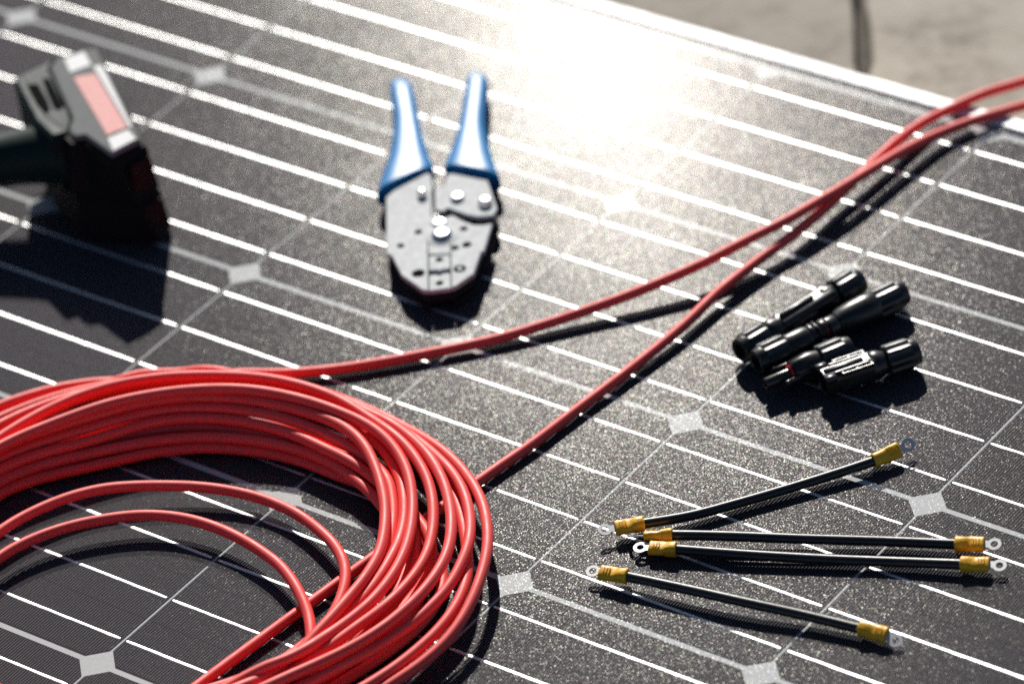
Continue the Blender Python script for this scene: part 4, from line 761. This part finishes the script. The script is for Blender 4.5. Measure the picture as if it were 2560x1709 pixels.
plate('jaw_core', [(-30, 47), (-9, 66), (-6.8, 30), (-5, 18), (6, 17), (14, 10), (28, 5), (22, -20), (17, -40), (6, -50.5), (-9, -51.5), (-22, -34.5), (-27.5, -14)], 3.2, 11.25, M['blacksteel_shade'])
plate('jaw_plate', main_poly, 0.15, 3.15, M['blacksteel_shade'])  # lower plate blackened to carry the shade beneath the jaws
plate('lever_plate', lever_poly, 10.6, 13.5, M['plate'])
plate('lever_core', [(-2, 53), (3, 53), (7, 62), (26, 53), (31, 25), (29, 19.5), (15, 23), (4, 32), (-1.5, 31)], 3.0, 10.65, M['blacksteel_shade'])
plate('lever_plate', lever_poly, 0.2, 2.95, M['blacksteel_shade'])  # lower lever plate blackened too, its shade put into the colour
# dies
plate('crimp_die', [(-7.4, -18), (5.0, -19.2), (5.1, -33.2), (0.2, -33.4), (-1.3, -34.8), (-2.8, -33.2), (-7.4, -32.8)], 11.0, 13.8, M['plate'])
plate('crimp_die', [(-7.4, -37.6), (-2.8, -37.8), (-1.3, -39.2), (0.2, -37.8), (5.1, -37.4), (5.2, -53.2), (-7.4, -53.6)], 11.0, 13.8, M['plate'])
def disc(name, x, y, z0, z1, r, mat, root=pl, dome=0.5, seg=28):
    mb = MB()
    mb.rings([[pf(x + q * math.cos(2 * math.pi * k / seg), y + q * math.sin(2 * math.pi * k / seg), z) for k in range(seg)] for z, q in ((z0, r), (z1 - dome, r), (z1 - dome * 0.3, r * (0.86 if dome > 0.1 else 0.99)), (z1, r * (0.55 if dome > 0.1 else 0.97)))])
    return mb.build(name, mat, root, angle=35)
pb = disc('pivot_bolt', 0.4, 0.5, 12, 17.2, 6.2, M['steel'], dome=1.2)
disc('pivot_collar', 0.4, 0.2, 12, 15.0, 9.6, M['plate'], dome=0.6)
disc('rivet', -11.2, 45.6, 12, 18.2, 3.0, M['steel'], dome=1.4)
disc('rivet', 9.6, 39.6, 12, 15.8, 4.2, M['steel'], dome=1.0)
disc('rivet', 26.2, 30.8, 12, 17.0, 4.4, M['steel'], dome=1.4)
disc('adjuster_wheel', -1.4, 14.6, 8, 15.4, 4.6, M['steel'], dome=1.0)
for (x, y, r) in ((-13.5, 7.4, 2.4), (-24.0, -5.0, 2.3), (13.3, 5.8, 2.4), (14.9, -11.2, 2.8), (-13.6, -35.3, 3.9), (25.6, 37.0, 2.0)):
    disc('plate_hole', x, y, 13.0, 14.28 if x < 25 else 13.58, r, M['void'], jaw, dome=0.02)
disc('plate_hole', 10.6, -35.1, 13.0, 14.28, 3.8, M['void'], jaw, dome=0.02)
disc('pin_end', 10.6, -35.1, 13.0, 14.34, 1.6, M['plate'], jaw, dome=0.02)
for y in (-23.0, -46.9):
    disc('die_screw', -1.3, y, 12.0, 13.88, 2.3, M['void'], dome=0.02)
disc('ratchet_pawl', 8.0, -13.0, 12.0, 14.3, 2.4, M['void'], dome=0.05)
# seams between the stacked plates
for (sx, sy0, sy1) in ((-7.9, -16.5, 4.0), (-5.6, 22.0, 50.0), (5.6, -18.0, -8.0)):
    mb = MB(); mb.prism([(sx - 0.35, sy0), (sx + 0.35, sy0), (sx + 0.35, sy1), (sx - 0.35, sy1)], 13.6, 14.27, 0.0, pf); mb.build('plate_seam', M['void'], jaw, smooth=False)
def handle(stations, name):
    """soft-edged grip, widest at the jaws"""
    rg = []; n = 32; ts = []
    C = catmull([((a[0] + b[0]) / 2, (a[1] + b[1]) / 2, 0) for a, b, hz in stations], 5)
    Wd = catmull([((b[0] - a[0]) / 2, (b[1] - a[1]) / 2, hz) for a, b, hz in stations], 5)
    m = len(C)
    for i, (c, w) in enumerate(zip(C, Wd)):
        e = 1.0
        if i == 0: e = 0.55
        if i == 1: e = 0.88
        ring = []
        for k in range(n):
            an = 2 * math.pi * k / n; ca, sa = math.cos(an), math.sin(an); ex = 3.2
            q = (abs(ca) ** ex + abs(sa) ** ex) ** (-1 / ex) * e
            ring.append(pf(c.x + w.x * 1.12 * q * ca, c.y + w.y * 1.12 * q * ca, 8.8 + w.z * q * sa))
        rg.append(ring)
    mb = MB(); mb.rings(rg)
    return mb.build(name, M['blue'], pl, angle=50)
hs = [((-31.0, 182.5), (-18.6, 178.5), 6.4), ((-29.9, 158), (-15.6, 151), 7.4), ((-28.0, 130), (-12.6, 121), 7.8), ((-30.2, 95), (-9.2, 95), 8.0), ((-33.8, 75.5), (-6.6, 80.0), 8.2), ((-37.0, 56.0), (-6.2, 74.4), 8.4)]
handle(hs, 'handle_grip')
hs = [((17.4, 178.5), (28.8, 175.5), 6.4), ((16.0, 163), (28.2, 158), 7.2), ((14.0, 141), (27.2, 138), 7.8), ((10.6, 112), (26.4, 116), 8.0), ((6.8, 92), (29.4, 84), 8.2), ((3.4, 74.4), (33.6, 59.0), 8.4)]
handle(hs, 'handle_grip')

# ------------------------------------------------------------------ cordless drill, lying on its side
dr = thing('cordless_drill', (40, 340, GT), 'dark green cordless power tool lying on its side, grey battery with red label up', 'power tool')
def pw(x, y, z):
    return (x, y, z + GT)
top_poly = [(-25, 382), (-9, 401), (87, 332), (80.5, 308.5), (50, 317), (45, 312), (14, 325), (-12, 341)]
bot_poly = [(-25, 384), (-9, 404), (91, 336), (97, 320), (58, 304), (48, 302), (16, 318), (-12, 337)]
mb = MB()
def lerp_poly(a, b, u): return [(p[0] * (1 - u) + q[0] * u, p[1] * (1 - u) + q[1] * u) for p, q in zip(a, b)]
def lv(u, d, z): 
    pl_ = lerp_poly(bot_poly, top_poly, u)
    pl_ = inset(pl_[::-1], d)[::-1] if d else pl_
    return [pw(x, y, z) for x, y in pl_]
mb.rings([lv(0, 2.0, 0.2), lv(0, 0, 2.5), lv(0.45, 0, 28), lv(0.45, 1.2, 29), lv(0.5, 1.2, 31), lv(0.5, 0, 32), lv(0.97, 0, 60), lv(1, 0.6, 61.5)])
bat = mb.build('battery_pack', M['tooldark'], dr, angle=30)
mb = MB(); mb.prism(inset([(-23.5, 381), (-9, 399.5), (84, 332), (78, 311), (50, 319.5), (45, 315.5), (36, 320), (29.5, 331.5), (-21, 369)][::-1], 0.5), 61.0, 65.0, 1.2, pw); cov = mb.build('battery_cover', M['greyplastic'], dr, angle=30)
mb = MB(); mb.prism([(-17.7, 379.2), (-12.1, 391.5), (2.6, 381.5), (-3.8, 368.8)], 64.8, 65.4, 0.2, pw); mb.build('white_sticker', M['white'], cov, smooth=False)
mb = MB(); mb.prism([(1.3, 365.7), (11.0, 375.2), (68.3, 337.6), (62.6, 325.4)], 64.8, 65.4, 0.2, pw); mb.build('red_sticker', M['pink'], cov, smooth=False)
mb = MB(); mb.prism([(4.2, 380.5), (8.5, 384.2), (70.8, 339.2), (69.4, 338.0), (11.8, 376.0)], 64.8, 65.4, 0.2, pw); mb.build('white_sticker', M['white'], cov, smooth=False)
mb = MB(); mb.prism([(70.4, 335.5), (81.8, 330.0), (77.5, 313.5), (65.2, 322.5)], 64.8, 65.7, 0.3, pw); mb.build('release_button', M['white'], cov, smooth=False)
# tool foot with its slotted socket
mb = MB()
foot = [(-34, 350), (-27, 377), (-24, 380), (-21, 369.5), (29.5, 332), (37, 319), (31, 311), (10, 320)]
mb.prism(foot, 22, 63.6, 2.0, pw); ft = mb.build('tool_foot', M['green'], dr, angle=35)
mb = MB(); mb.prism([(-28.6, 353.0), (-23.2, 367.5), (-20.5, 366.5), (25.0, 333.3), (31.5, 320.5), (13.6, 326.6)], 63.0, 64.2, 0.4, pw); so = mb.build('socket_plate', M['greyplastic'], ft, angle=30)
mb = MB(); mb.prism([(-20.5, 347.4), (-15.0, 351.4), (3.3, 339.3), (11.4, 332.6), (11.9, 327.8), (-1.2, 334.4)], 63.6, 64.5, 0.1, pw); mb.build('socket_slot', M['void'], so, smooth=False)
mb = MB(); mb.prism([(-16.4, 357.0), (-12.4, 359.2), (16.0, 339.8), (17.4, 334.6), (12.6, 334.4), (-4.2, 346.9)], 63.6, 64.5, 0.1, pw); mb.build('socket_slot', M['void'], so, smooth=False)
# handle and motor housing (mostly outside the picture)
mb = MB(); tube(mb, catmull([pw(24, 330, 40), pw(4, 316, 39), pw(-25, 296, 36), pw(-62, 270, 34), pw(-98, 246, 34)], 6), lambda u: 22 - 5.5 * math.sin(math.pi * min(1, u * 1.25)), 28)
mb.build('handle', M['green'], dr, angle=60)
hax = Axis(pw(-168, 322, 33), pw(-98, 196, 33))
mb = MB(); lathe(mb, hax, [(0, 22), (4, 28), (12, 30.5), (70, 30.5), (76, 29), (78, 26), (104, 25), (108, 20)], 40); mb.build('motor_housing', M['green'], dr, angle=35)
mb = MB(); lathe(mb, hax, [(107, 12), (108, 18), (126, 17), (140, 11), (142, 6)], 32); mb.build('chuck', M['blacksteel_shade'], dr, angle=35)
# red stripe plates on the end of the pack
def side_plate(a, b, za, zb, mat, name):
    a, b = Vector(a), Vector(b); d = (b - a).normalized(); nn = Vector((d.y, -d.x))
    ax_ = Axis(pw(a.x, a.y, 0), pw(b.x, b.y, 0))
    mb = MB(); mb.box((*( (a + b) / 2 + nn * 0.2), (za + zb) / 2 + GT), ((b - a).length, 1.2, zb - za), Vector((*d, 0)), Vector((*nn, 0)))
    return mb.build(name, mat, bat, smooth=False)
side_plate((86.5, 316), (89.5, 330), 36, 56, M['darkred'], 'red_panel')
side_plate((90.0, 317), (92.5, 330), 8, 27, M['darkred'], 'red_panel')
